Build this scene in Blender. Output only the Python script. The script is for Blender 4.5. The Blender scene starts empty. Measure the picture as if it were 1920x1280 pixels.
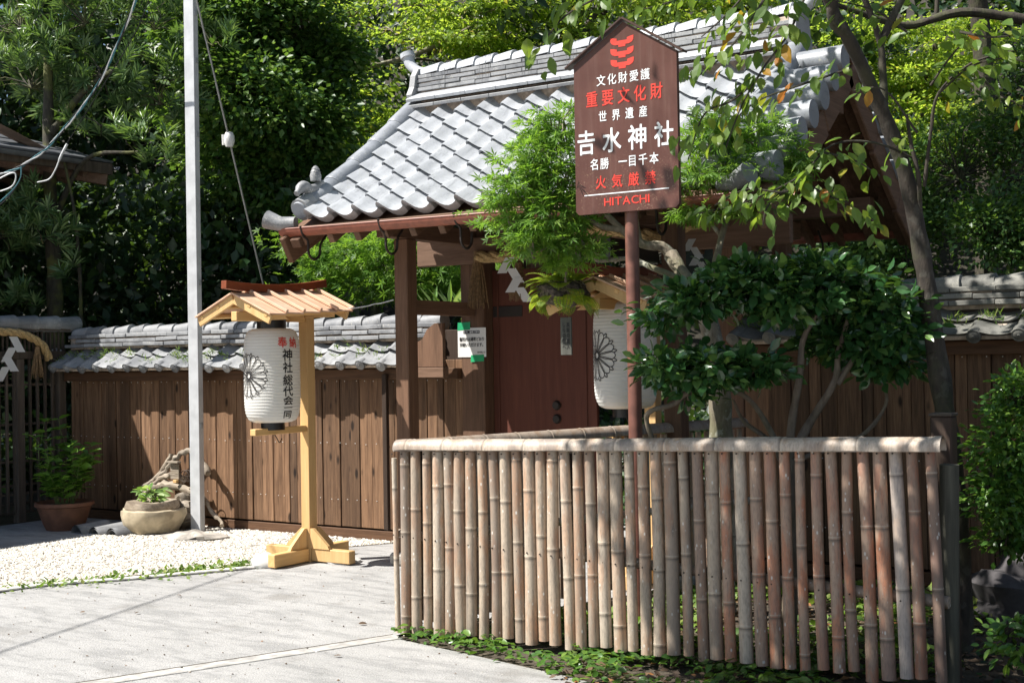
import bpy, bmesh, math, random
import numpy as np
from math import sin, cos, pi, radians, sqrt, atan2
from mathutils import Vector, Matrix, Quaternion

SC = bpy.context.scene
COL = SC.collection
RNG = np.random.default_rng(7)
random.seed(7)

# ------------------------------------------------------------------ camera
A, F, PITCH, ROLL, EYE = radians(33), 2450.0, radians(0.68), 0.017, 1.6
fw = np.array([-sin(A)*cos(PITCH), cos(A)*cos(PITCH), sin(PITCH)])
rt = np.array([cos(A), sin(A), 0.0]); up = np.cross(rt, fw)
r2 = rt*cos(ROLL) - up*sin(ROLL); u2 = up*cos(ROLL) + rt*sin(ROLL)
CP = np.array([0, 0, EYE])
cam = bpy.data.cameras.new('camera'); cam_o = bpy.data.objects.new('camera', cam); COL.objects.link(cam_o)
cam.sensor_width = 36; cam.lens = F/1920*36; cam.clip_start = 0.1; cam.clip_end = 400
cam_o.matrix_world = Matrix(((r2[0], u2[0], -fw[0], 0), (r2[1], u2[1], -fw[1], 0), (r2[2], u2[2], -fw[2], EYE), (0, 0, 0, 1)))
cam.dof.use_dof = True; cam.dof.focus_distance = 9.0; cam.dof.aperture_fstop = 9.0
SC.camera = cam_o

def ray(x, y): return fw + r2*((x-960)/F) + u2*((640-y)/F)
def at(x, y, d): return CP + ray(x, y)*d                      # a point d metres in front of the camera
def ground_at(x, y, z=0.0):
    r = ray(x, y); return CP + r*((z-EYE)/r[2])
def proj(P):
    q = np.asarray(P, float) - CP; d = q@fw
    return 960+F*(q@r2)/d, 640-F*(q@u2)/d, d

# ------------------------------------------------------------------ light
SUN_EL, SUN_AZ = radians(52), (-0.69, -0.724)                  # horizontal direction towards the sun
world = bpy.data.worlds.new('World'); SC.world = world; world.use_nodes = True
wn = world.node_tree; wn.nodes.clear()
sky = wn.nodes.new('ShaderNodeTexSky'); sky.sky_type = 'NISHITA'; sky.sun_disc = False
sky.sun_elevation = SUN_EL; sky.sun_rotation = atan2(SUN_AZ[0], SUN_AZ[1])
bg = wn.nodes.new('ShaderNodeBackground'); bg.inputs[1].default_value = 0.06
wo = wn.nodes.new('ShaderNodeOutputWorld')
wn.links.new(sky.outputs[0], bg.inputs[0]); wn.links.new(bg.outputs[0], wo.inputs[0])
sl = bpy.data.lights.new('sun', 'SUN'); sl.energy = 5.0; sl.angle = radians(0.5); sl.color = (1.0, 0.96, 0.9)
so = bpy.data.objects.new('sun', sl); COL.objects.link(so)
sdir = Vector((SUN_AZ[0]*cos(SUN_EL), SUN_AZ[1]*cos(SUN_EL), sin(SUN_EL)))
so.rotation_euler = sdir.to_track_quat('Z', 'Y').to_euler()
SC.view_settings.view_transform = 'Standard'; SC.view_settings.look = 'None'
SC.view_settings.gamma = 1; SC.view_settings.use_curve_mapping = False
SC.view_settings.exposure = 0.95
SC.cycles.max_bounces = 8; SC.cycles.transparent_max_bounces = 8
SC.cycles.use_adaptive_sampling = True
try: SC.cycles.use_denoising = True
except Exception: pass

# ------------------------------------------------------------------ materials
class NT:
    def __init__(s, name):
        s.m = bpy.data.materials.new(name); s.m.use_nodes = True; s.t = s.m.node_tree; s.t.nodes.clear()
        s.out = s.t.nodes.new('ShaderNodeOutputMaterial')
    def n(s, typ, props=None, **inp):
        nd = s.t.nodes.new('ShaderNode'+typ)
        for k, v in (props or {}).items(): setattr(nd, k, v)
        for k, v in inp.items():
            key = int(k[1:]) if k[0] == '_' else k.replace('_', ' ')
            s.set(nd.inputs[key], v)
        return nd
    def set(s, sock, v):
        if isinstance(v, bpy.types.NodeSocket): s.t.links.new(v, sock)
        elif isinstance(v, bpy.types.Node): s.t.links.new(v.outputs[0], sock)
        else:
            if sock.type == 'RGBA' and len(v) == 3: v = (*v, 1)
            sock.default_value = v
    def math(s, op, a, b=0.0, clamp=False):
        nd = s.t.nodes.new('ShaderNodeMath'); nd.operation = op; nd.use_clamp = clamp
        s.set(nd.inputs[0], a); s.set(nd.inputs[1], b); return nd.outputs[0]
    def mix(s, f, a, b, mode='MIX'):
        nd = s.t.nodes.new('ShaderNodeMix'); nd.data_type = 'RGBA'; nd.blend_type = mode
        s.set(nd.inputs[0], f); s.set(nd.inputs[6], a); s.set(nd.inputs[7], b); return nd.outputs[2]
    def ramp(s, f, stops):
        nd = s.t.nodes.new('ShaderNodeValToRGB'); e = nd.color_ramp.elements
        while len(e) < len(stops): e.new(0.5)
        for i, (p, c) in enumerate(stops): e[i].position = p; e[i].color = (*c, 1) if len(c) == 3 else c
        s.set(nd.inputs[0], f); return nd.outputs[0]
    def coord(s, scale=(1, 1, 1), kind='Object', shift=True):
        tc = s.n('TexCoord').outputs[kind]
        if shift:
            r = s.n('ObjectInfo').outputs['Random']
            off = s.n('CombineXYZ', X=s.math('MULTIPLY', r, 37.0), Y=s.math('MULTIPLY', r, 91.0), Z=s.math('MULTIPLY', r, 53.0))
            tc = s.n('VectorMath', {'operation': 'ADD'}, _0=tc, _1=off).outputs[0]
        return s.n('Mapping', Vector=tc, Scale=scale).outputs[0]
    def noise(s, vec, scale, detail=4, rough=0.55, dist=0.0):
        return s.n('TexNoise', Vector=vec, Scale=scale, Detail=detail, Roughness=rough, Distortion=dist).outputs[0]
    def step(s, f, lo, hi):
        return s.n('MapRange', {'interpolation_type': 'SMOOTHSTEP'}, Value=f, From_Min=lo, From_Max=hi).outputs[0]
    def bump(s, h, strength=0.3, dist=0.01):
        return s.n('Bump', Height=h, Strength=strength, Distance=dist).outputs[0]
    def done(s, shader):
        s.t.links.new(shader.outputs[0] if isinstance(shader, bpy.types.Node) else shader, s.out.inputs[0]); return s.m
    def rand(s): return s.n('ObjectInfo').outputs['Random']
    def island(s):
        return s.math('FRACT', s.math('ADD', s.n('NewGeometry').outputs['Random Per Island'], s.rand()))

def plain(name, col, rough=0.6, metal=0.0, var=0.15, bumpy=0.15, nscale=30, spec=0.5):
    k = NT(name); v = k.coord()
    nz = k.noise(v, nscale, 5)
    c = k.mix(k.step(nz, 0.3, 0.7), tuple(x*(1-var) for x in col), tuple(min(1, x*(1+var)) for x in col))
    p = k.n('BsdfPrincipled', Base_Color=c, Roughness=k.n('MapRange', Value=nz, To_Min=rough-0.1, To_Max=rough+0.1).outputs[0], Metallic=metal, Normal=k.bump(nz, bumpy, 0.004))
    p.inputs['Specular IOR Level'].default_value = spec
    return k.done(p)

def wood(name, dark, light, axis='z', rough=0.7, knots=0.0, fine=1.0, grey=None, var=0.35, bumpy=0.35):
    """Timber with grain running along one axis; each piece gets its own tone and its own stretch of grain."""
    k = NT(name); sc = {'z': (1, 1, 0.06), 'x': (0.06, 1, 1), 'y': (1, 0.06, 1)}[axis]
    v = k.coord(sc)
    g1 = k.noise(v, 26*fine, 5, 0.6, 0.6); g2 = k.noise(v, 110*fine, 3, 0.6)
    g = k.math('ADD', k.math('MULTIPLY', g1, 0.65), k.math('MULTIPLY', g2, 0.35))
    c = k.ramp(g, [(0.30, dark), (0.52, tuple(0.5*(a+b) for a, b in zip(dark, light))), (0.72, light)])
    if grey:
        big = k.noise(k.coord((1, 1, 0.5) if axis == 'z' else (0.5, 1, 1)), 3.2, 4)
        c = k.mix(k.step(big, 0.45, 0.7), c, grey)
    if knots:
        vo = k.n('TexVoronoi', Vector=k.coord((1, 0.01, 0.38)), Scale=7.0, Randomness=1.0)
        ring = k.step(vo.outputs['Distance'], 0.17, 0.07)
        c = k.mix(k.math('MULTIPLY', ring, knots), c, tuple(x*0.22 for x in dark))
    r = k.rand()
    c = k.mix(1.0, c, k.ramp(r, [(0, (1-var,)*3), (0.5, (1, 0.97, 0.93)), (1, (1+var*0.6,)*3)]), 'MULTIPLY')
    p = k.n('BsdfPrincipled', Base_Color=c, Roughness=rough, Normal=k.bump(g, bumpy, 0.004))
    p.inputs['Specular IOR Level'].default_value = 0.3
    return k.done(p)

def leaf_mat(name, stops, rough=0.4, trans=0.35, tcol=(0.25, 0.42, 0.04), spec=0.5, vein=False):
    k = NT(name); f = k.island()
    c = k.ramp(f, stops)
    if vein:
        nz = k.noise(k.coord(), 60, 3)
        c = k.mix(k.step(nz, 0.35, 0.65), c, k.mix(0.25, c, (0.16, 0.17, 0.02)))
    p = k.n('BsdfPrincipled', Base_Color=c, Roughness=rough)
    p.inputs['Specular IOR Level'].default_value = spec
    t = k.n('BsdfTranslucent', Color=k.mix(0.5, k.mix(1.0, c, (2.2, 2.2, 1.2), 'MULTIPLY'), tcol))
    return k.done(k.n('MixShader', _0=trans, _1=p.outputs[0], _2=t.outputs[0]))

def bark_mat(name, c1, c2, moss=(0.10, 0.11, 0.04), mossy=0.4, lichen=0.0):
    k = NT(name); v = k.coord((1, 1, 0.35), shift=False)
    n1 = k.noise(v, 28, 6, 0.65); n2 = k.noise(k.coord(shift=False), 4.5, 4)
    c = k.ramp(n1, [(0.3, c1), (0.7, c2)])
    c = k.mix(k.math('MULTIPLY', k.step(n2, 0.45, 0.62), mossy), c, moss)
    if lichen: c = k.mix(k.math('MULTIPLY', k.step(k.noise(k.coord(shift=False), 13, 4), 0.56, 0.62), lichen), c, (0.42, 0.43, 0.36))
    p = k.n('BsdfPrincipled', Base_Color=c, Roughness=0.85, Normal=k.bump(n1, 0.8, 0.012))
    return k.done(p)

def tile_mat(name, c1, c2, lichen=0.25, rough=0.42, lcol=(0.42, 0.42, 0.36)):
    k = NT(name); v = k.coord()
    big = k.noise(v, 6, 5); fine = k.noise(v, 70, 4)
    c = k.ramp(k.rand(), [(0, c1), (1, c2)])
    c = k.mix(k.math('MULTIPLY', k.step(big, 0.4, 0.7), 0.5), c, tuple(x*1.35 for x in c2))
    vo = k.n('TexVoronoi', Vector=k.n('VectorMath', {'operation': 'ADD'}, _0=v, _1=k.n('TexNoise', Vector=v, Scale=9.0).outputs['Color']).outputs[0], Scale=17.0)
    sp = k.math('MULTIPLY', k.step(vo.outputs['Distance'], 0.30, 0.2), k.step(k.noise(v, 3.1, 3), 0.44, 0.6))
    c = k.mix(k.math('MULTIPLY', sp, lichen), c, lcol)
    c = k.mix(k.math('MULTIPLY', k.step(fine, 0.55, 0.75), 0.25), c, tuple(x*0.5 for x in c1))
    run = k.noise(k.coord((1, 0.14, 1)), 26, 5, 0.7); c = k.mix(k.math('MULTIPLY', k.step(run, 0.52, 0.70), 0.42), c, tuple(x*0.48 for x in c1))
    p = k.n('BsdfPrincipled', Base_Color=c, Roughness=k.n('MapRange', Value=big, To_Min=rough-0.1, To_Max=rough+0.15).outputs[0], Normal=k.bump(k.math('ADD', fine, k.math('MULTIPLY', big, 2.0)), 0.25, 0.004))
    return k.done(p)

def concrete_mat():
    k = NT('concrete paving'); v = k.coord(shift=False)
    a = k.noise(v, 0.8, 6, 0.6); b = k.noise(v, 9, 8, 0.75); g = k.noise(v, 160, 3, 0.7); pit = k.n('TexVoronoi', Vector=v, Scale=95.0)
    w = k.noise(k.n('Mapping', Vector=v, Rotation=(0, 0, radians(65)), Scale=(0.5, 2.2, 1)).outputs[0], 3.5, 6, 0.7)
    c = k.ramp(a, [(0.3, (0.30, 0.296, 0.288)), (0.7, (0.40, 0.394, 0.384))])
    c = k.mix(k.math('MULTIPLY', k.step(w, 0.44, 0.62), 0.6), c, (0.18, 0.18, 0.178))
    c = k.mix(k.math('MULTIPLY', k.step(b, 0.52, 0.66), 0.5), c, (0.165, 0.165, 0.162))
    c = k.mix(k.math('MULTIPLY', k.step(g, 0.50, 0.66), 0.65), c, (0.50, 0.49, 0.47))
    c = k.mix(k.math('MULTIPLY', k.step(pit.outputs['Distance'], 0.30, 0.14), 0.55), c, (0.10, 0.10, 0.098))
    st = k.noise(v, 1.7, 3)
    c = k.mix(k.math('MULTIPLY', k.step(st, 0.56, 0.70), 0.42), c, (0.15, 0.135, 0.115))
    h = k.math('ADD', k.math('MULTIPLY', pit.outputs['Distance'], 0.8), k.math('ADD', b, g))
    return k.done(k.n('BsdfPrincipled', Base_Color=c, Roughness=0.9, Normal=k.bump(h, 0.5, 0.006)))

def soil_mat():
    k = NT('soil'); v = k.coord(shift=False)
    a = k.noise(v, 3, 6, 0.65); b = k.noise(v, 45, 5, 0.65)
    c = k.ramp(a, [(0.3, (0.045, 0.035, 0.025)), (0.7, (0.10, 0.08, 0.055))])
    c = k.mix(k.step(b, 0.5, 0.75), c, (0.15, 0.12, 0.08))
    return k.done(k.n('BsdfPrincipled', Base_Color=c, Roughness=0.95, Normal=k.bump(b, 0.8, 0.02)))

def bamboo_mat(name, pale, tint, grey, spots=0.8):
    k = NT(name); v = k.coord((1, 1, 0.25)); v1 = k.coord()
    n1 = k.noise(v, 14, 5); n2 = k.noise(v, 120, 4)
    c = k.mix(k.step(n1, 0.46, 0.62), pale, tint)
    c = k.mix(k.math('MULTIPLY', k.step(k.noise(v, 7, 4), 0.5, 0.7), 0.7), c, grey)
    c = k.mix(1.0, c, k.ramp(k.rand(), [(0, (0.66, 0.60, 0.57)), (0.5, (1, 0.93, 0.86)), (1, (1.15, 1.12, 1.08))]), 'MULTIPLY')
    c = k.mix(k.math('MULTIPLY', k.step(n2, 0.42, 0.72), 0.5), c, tuple(x*0.45 for x in pale))
    c = k.mix(k.math('MULTIPLY', k.step(k.noise(k.coord((1, 1, 0.12)), 30, 6, 0.7), 0.56, 0.70), 0.55), c, tuple(x*0.38 for x in grey))
    vo = k.n('TexVoronoi', Vector=k.coord((1, 1, 0.5)), Scale=38.0)
    sp = k.math('MULTIPLY', k.step(vo.outputs['Distance'], 0.22, 0.12), k.step(k.noise(v1, 9, 2), 0.45, 0.6))
    c = k.mix(k.math('MULTIPLY', sp, spots), c, (0.62, 0.60, 0.55))
    at_ = k.n('Attribute', {'attribute_name': 'node'}).outputs['Fac']
    c = k.mix(k.math('MULTIPLY', k.step(at_, 0.2, 1.0), .6), c, (0.55, 0.49, 0.39))
    c = k.mix(k.math('MULTIPLY', k.step(k.math('MULTIPLY', at_, -1.0), 0.2, 1.0), 0.75), c, (0.09, 0.075, 0.06))
    return k.done(k.n('BsdfPrincipled', Base_Color=c, Roughness=0.55, Normal=k.bump(n2, 0.25, 0.003)))

MAT = {}
MAT['concrete'] = concrete_mat()
MAT['soil'] = soil_mat()
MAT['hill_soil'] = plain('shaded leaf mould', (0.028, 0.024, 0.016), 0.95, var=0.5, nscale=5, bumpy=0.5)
MAT['curb'] = plain('pale curb concrete', (0.60, 0.58, 0.54), 0.85, var=0.2, nscale=18)
MAT['strip'] = plain('pale strip concrete', (0.40, 0.385, 0.36), 0.85, var=0.25, nscale=14)
k_ = NT('pale gravel'); i_ = k_.island()
MAT['gravel'] = k_.done(k_.n('BsdfPrincipled', Base_Color=k_.ramp(i_, [(0, (0.22, 0.19, 0.155)), (0.25, (0.46, 0.43, 0.37)), (0.75, (0.62, 0.585, 0.52)), (1, (0.72, 0.70, 0.65))]), Roughness=0.85))
MAT['gravel_bed'] = plain('gravel bed', (0.36, 0.32, 0.26), 0.9, var=0.35, nscale=120, bumpy=0.5)
MAT['board'] = wood('brown wall boards', (0.060, 0.030, 0.016), (0.29, 0.17, 0.097), 'z', knots=0.9, var=0.45, bumpy=0.6)
MAT['beam_x'] = wood('brown timber along wall', (0.07, 0.036, 0.018), (0.19, 0.10, 0.055), 'x')
MAT['timber'] = wood('old gate timber', (0.085, 0.047, 0.028), (0.22, 0.125, 0.08), 'z', var=0.2)
MAT['timber_x'] = wood('old gate timber x', (0.10, 0.058, 0.036), (0.26, 0.16, 0.11), 'x', var=0.2)
MAT['timber_y'] = wood('old gate timber y', (0.085, 0.047, 0.028), (0.22, 0.125, 0.08), 'y', var=0.25)
MAT['dark_wood'] = wood('dark wood', (0.025, 0.016, 0.011), (0.07, 0.045, 0.032), 'z', var=0.2)
MAT['dark_wood_x'] = wood('dark wood x', (0.025, 0.016, 0.011), (0.07, 0.045, 0.032), 'x', var=0.2)
MAT['door'] = wood('red brown door', (0.085, 0.027, 0.017), (0.135, 0.046, 0.029), 'z', var=0.1, bumpy=0.2)
MAT['grey_wood'] = wood('weathered grey lattice', (0.045, 0.034, 0.026), (0.13, 0.105, 0.085), 'z', var=0.3)
MAT['grey_wood_x'] = wood('weathered grey rail', (0.045, 0.034, 0.026), (0.13, 0.105, 0.085), 'x', var=0.3)
MAT['new_wood'] = wood('fresh pale timber', (0.54, 0.33, 0.14), (0.70, 0.49, 0.24), 'z', rough=0.55, var=0.1, bumpy=0.1, fine=0.7)
MAT['new_wood_y'] = wood('fresh pale timber y', (0.57, 0.34, 0.13), (0.72, 0.49, 0.23), 'y', rough=0.55, var=0.1, bumpy=0.1, fine=0.7)
MAT['roof_board'] = wood('pinkish roof board', (0.56, 0.33, 0.21), (0.74, 0.54, 0.40), 'x', rough=0.5, var=0.12, bumpy=0.1, fine=0.6)
MAT['red_wood'] = wood('red brown ridge board', (0.15, 0.035, 0.015), (0.27, 0.075, 0.03), 'y', rough=0.5, var=0.1, bumpy=0.1)
MAT['drift'] = wood('bleached driftwood', (0.12, 0.09, 0.065), (0.46, 0.40, 0.32), 'x', var=0.2, bumpy=0.9)
MAT['tile'] = tile_mat('smoked silver roof tile', (0.365, 0.38, 0.405), (0.45, 0.465, 0.49), 0.6, 0.33)
MAT['tile_edge'] = tile_mat('lichened tube tile', (0.20, 0.215, 0.24), (0.28, 0.295, 0.32), 0.8, 0.42)
MAT['tile_old'] = tile_mat('old mossy tile', (0.13, 0.135, 0.145), (0.30, 0.305, 0.31), 0.8, 0.5, (0.46, 0.45, 0.40))
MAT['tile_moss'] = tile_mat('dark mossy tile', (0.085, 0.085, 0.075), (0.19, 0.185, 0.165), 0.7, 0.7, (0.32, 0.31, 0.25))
MAT['mortar'] = plain('roof clay', (0.42, 0.34, 0.27), 0.9, var=0.35, nscale=18, bumpy=0.4)
MAT['copper'] = plain('painted copper gutter', (0.26, 0.085, 0.052), 0.5, var=0.2, nscale=20)
MAT['iron'] = plain('dark iron', (0.03, 0.022, 0.018), 0.6, 0.3)
MAT['black'] = plain('black lacquer', (0.012, 0.011, 0.011), 0.35, var=0.2)
MAT['pole'] = plain('pale painted pole', (0.47, 0.48, 0.49), 0.5, 0.1, var=0.1, nscale=8)
MAT['pole_side'] = plain('pole side', (0.30, 0.31, 0.32), 0.5, 0.2, var=0.1)
MAT['white'] = plain('white porcelain', (0.7, 0.69, 0.66), 0.3)
MAT['wire'] = plain('steel wire', (0.30, 0.30, 0.29), 0.5, 0.4)
MAT['cable_teal'] = plain('teal cable', (0.05, 0.17, 0.20), 0.5)
MAT['cable_black'] = plain('black cable', (0.02, 0.02, 0.02), 0.5)
MAT['cable_white'] = plain('pale cable', (0.55, 0.56, 0.56), 0.5)
MAT['grey_green'] = wood('grey green post', (0.045, 0.045, 0.034), (0.13, 0.125, 0.095), 'z', var=0.1)
MAT['bamboo'] = bamboo_mat('weathered bamboo', (0.43, 0.37, 0.30), (0.43, 0.29, 0.20), (0.27, 0.24, 0.21))
MAT['bamboo_red'] = bamboo_mat('reddened bamboo', (0.345, 0.25, 0.19), (0.40, 0.18, 0.105), (0.25, 0.21, 0.185))
MAT['bamboo_new'] = bamboo_mat('pale new bamboo', (0.52, 0.47, 0.43), (0.55, 0.45, 0.36), (0.45, 0.42, 0.42), 0.2)
MAT['bamboo_grey'] = bamboo_mat('grey bamboo rail', (0.42, 0.365, 0.31), (0.36, 0.27, 0.20), (0.20, 0.185, 0.18), 0.4)
k_ = NT('brown enamel sign'); v_ = k_.coord(shift=False); z_ = k_.n('SeparateXYZ', _0=v_).outputs['Z']
low_ = k_.step(z_, 2.95, 2.45); sp_ = k_.math('MULTIPLY', k_.step(k_.noise(v_, 90, 3, .7), 0.56, 0.66), k_.math('MULTIPLY', low_, k_.step(k_.noise(v_, 7, 3), 0.42, 0.6)))
st_ = k_.noise(k_.n('Mapping', Vector=v_, Scale=(1, 1, .05)).outputs[0], 22, 5, .7)
c_ = k_.mix(k_.step(k_.noise(v_, 5, 5), .35, .7), (0.082, 0.029, 0.020), (0.105, 0.040, 0.029)); c_ = k_.mix(k_.math('MULTIPLY', k_.step(st_, .5, .75), .35), c_, (0.16, 0.085, 0.065)); c_ = k_.mix(k_.math('MULTIPLY', sp_, .8), c_, (0.26, 0.17, 0.11))
MAT['sign'] = k_.done(k_.n('BsdfPrincipled', Base_Color=c_, Roughness=k_.n('MapRange', Value=st_, To_Min=.25, To_Max=.5).outputs[0]))
MAT['sign_edge'] = plain('sign hood', (0.05, 0.022, 0.015), 0.45)
MAT['signpost'] = plain('brown steel post', (0.17, 0.072, 0.052), 0.45, var=0.2, nscale=14)
MAT['letter_white'] = plain('white lettering', (0.78, 0.79, 0.80), 0.45, var=0.04)
MAT['letter_red'] = plain('red lettering', (0.62, 0.045, 0.028), 0.45, var=0.05)
MAT['letter_black'] = plain('black ink', (0.012, 0.011, 0.012), 0.6, var=0.1)
MAT['paper'] = plain('paper notice', (0.72, 0.71, 0.68), 0.7, var=0.03)
MAT['tape'] = plain('green tape', (0.015, 0.33, 0.13), 0.5, var=0.08)
k_ = NT('lantern paper')
p_ = k_.n('BsdfPrincipled', Base_Color=k_.mix(k_.noise(k_.coord(), 9, 4), (0.72, 0.71, 0.67), (0.80, 0.79, 0.76)), Roughness=0.7)
MAT['lantern'] = k_.done(k_.n('MixShader', _0=0.3, _1=p_.outputs[0], _2=k_.n('BsdfTranslucent', Color=(0.8, 0.76, 0.68)).outputs[0]))
k_ = NT('shide paper'); p_ = k_.n('BsdfPrincipled', Base_Color=(0.78, 0.78, 0.78), Roughness=0.7)
MAT['shide'] = k_.done(k_.n('MixShader', _0=0.3, _1=p_.outputs[0], _2=k_.n('BsdfTranslucent', Color=(0.8, 0.8, 0.8)).outputs[0]))
MAT['rope'] = plain('straw rope', (0.42, 0.29, 0.13), 0.85, var=0.35, nscale=60, bumpy=0.6)
MAT['tassel'] = plain('dry straw tassel', (0.20, 0.125, 0.06), 0.9, var=0.4, nscale=50, bumpy=0.6)
MAT['terracotta'] = plain('terracotta', (0.17, 0.078, 0.047), 0.75, var=0.25, nscale=10)
MAT['stone'] = plain('tan stone', (0.42, 0.35, 0.24), 0.9, var=0.3, nscale=7, bumpy=0.7)
MAT['stone_grey'] = plain('grey flat stone', (0.34, 0.31, 0.27), 0.9, var=0.4, nscale=8, bumpy=0.7)
MAT['stone_white'] = plain('white stone', (0.55, 0.54, 0.51), 0.8, var=0.08, nscale=8)
MAT['rock'] = plain('dark rock', (0.055, 0.05, 0.052), 0.85, var=0.4, nscale=9, bumpy=0.7)
MAT['shingle'] = plain('dark roof sheet', (0.10, 0.105, 0.115), 0.5, var=0.15, nscale=12)
MAT['eave_wood'] = wood('eave timber', (0.10, 0.06, 0.042), (0.22, 0.145, 0.105), 'y', var=0.3)
MAT['fibre'] = plain('root fibre ball', (0.07, 0.055, 0.045), 0.95, var=0.6, nscale=60, bumpy=1.0)
MAT['plaque'] = wood('grey wooden tag', (0.055, 0.056, 0.048), (0.11, 0.11, 0.095), 'z')
# bark and leaves
MAT['bark_cherry'] = bark_mat('cherry bark', (0.015, 0.012, 0.009), (0.060, 0.046, 0.035), (0.055, 0.057, 0.026), 0.5, 0.06)
MAT['bark_maple'] = bark_mat('maple bark', (0.10, 0.08, 0.055), (0.30, 0.255, 0.19), (0.13, 0.14, 0.06), 0.5, 0.5)
MAT['bark_camellia'] = bark_mat('camellia bark', (0.11, 0.08, 0.055), (0.24, 0.19, 0.14), mossy=0.25)
MAT['bark_dark'] = bark_mat('dark bark', (0.02, 0.016, 0.012), (0.075, 0.06, 0.045), (0.07, 0.08, 0.03), 0.5)
MAT['bark_moss'] = bark_mat('mossy bark', (0.02, 0.018, 0.012), (0.07, 0.06, 0.04), (0.12, 0.13, 0.03), 0.7)
MAT['leaf_podo'] = leaf_mat('long narrow leaf', [(0, (0.045, 0.10, 0.035)), (0.6, (0.11, 0.19, 0.07)), (1, (0.24, 0.33, 0.14))], 0.35, 0.22)
MAT['leaf_ever'] = leaf_mat('glossy evergreen leaf', [(0, (0.024, 0.068, 0.017)), (0.6, (0.066, 0.145, 0.03)), (0.9, (0.14, 0.22, 0.05)), (1, (0.2, 0.28, 0.07))], 0.42, 0.3)
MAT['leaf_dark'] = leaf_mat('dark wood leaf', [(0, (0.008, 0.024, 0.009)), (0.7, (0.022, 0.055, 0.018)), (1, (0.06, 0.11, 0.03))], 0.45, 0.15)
MAT['leaf_maple_y'] = leaf_mat('yellow green maple leaf', [(0, (0.10, 0.19, 0.022)), (0.5, (0.18, 0.28, 0.035)), (0.93, (0.28, 0.36, 0.05)), (1, (0.36, 0.28, 0.04))], 0.5, 0.58, (0.5, 0.62, 0.08))
MAT['leaf_maple'] = leaf_mat('green maple leaf', [(0, (0.06, 0.15, 0.02)), (0.6, (0.12, 0.235, 0.034)), (1, (0.21, 0.32, 0.055))], 0.5, 0.45, (0.3, 0.5, 0.05))
MAT['leaf_cherry'] = leaf_mat('cherry leaf', [(0, (0.055, 0.125, 0.028)), (0.5, (0.095, 0.18, 0.035)), (0.90, (0.17, 0.24, 0.04)), (0.965, (0.30, 0.25, 0.03)), (0.988, (0.42, 0.15, 0.025)), (1, (0.45, 0.13, 0.02))], 0.38, 0.42, (0.35, 0.5, 0.05), vein=True)
MAT['leaf_camellia'] = leaf_mat('camellia leaf', [(0, (0.016, 0.06, 0.018)), (0.7, (0.045, 0.125, 0.036)), (1, (0.12, 0.21, 0.05))], 0.26, 0.15, spec=0.8)
MAT['leaf_hedge'] = leaf_mat('small hedge leaf', [(0, (0.035, 0.10, 0.018)), (0.6, (0.075, 0.17, 0.028)), (1, (0.16, 0.26, 0.045))], 0.32, 0.3)
MAT['leaf_fern'] = leaf_mat('fern leaf', [(0, (0.11, 0.21, 0.025)), (0.7, (0.19, 0.29, 0.035)), (1, (0.30, 0.28, 0.03))], 0.55, 0.45, (0.45, 0.5, 0.05))
MAT['leaf_pot'] = leaf_mat('potted plant leaf', [(0, (0.06, 0.16, 0.02)), (1, (0.16, 0.30, 0.045))], 0.45, 0.3)
MAT['leaf_pale'] = leaf_mat('pale variegated leaf', [(0, (0.10, 0.22, 0.05)), (0.6, (0.24, 0.36, 0.12)), (1, (0.42, 0.5, 0.28))], 0.4, 0.35)
MAT['grass'] = leaf_mat('small weeds', [(0, (0.06, 0.13, 0.02)), (0.7, (0.15, 0.24, 0.04)), (1, (0.3, 0.33, 0.09))], 0.6, 0.3)
MAT['litter'] = leaf_mat('dead leaf', [(0, (0.035, 0.025, 0.018)), (0.6, (0.10, 0.065, 0.04)), (0.9, (0.17, 0.11, 0.06)), (1, (0.3, 0.12, 0.03))], 0.75, 0.1, (0.3, 0.15, 0.05))
MAT['green_stem'] = plain('green stem', (0.10, 0.15, 0.04), 0.6)

# ------------------------------------------------------------------ building helpers
WLOC = {}
def link(o, parent=None, wloc=(0, 0, 0)):
    COL.objects.link(o)
    if parent is not None: o.parent = parent; b = WLOC[parent]
    else: b = (0, 0, 0)
    o.location = tuple(w-c for w, c in zip(wloc, b)); WLOC[o] = tuple(float(w) for w in wloc)
    return o
def tag(o, label=None, cat=None, group=None, kind=None):
    if label: o['label'] = label
    if cat: o['category'] = cat
    if group: o['group'] = group
    if kind: o['kind'] = kind
    return o
def thing(name, label, cat, loc, group=None):
    return tag(link(bpy.data.objects.new(name, None), None, loc), label, cat, group)

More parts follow.
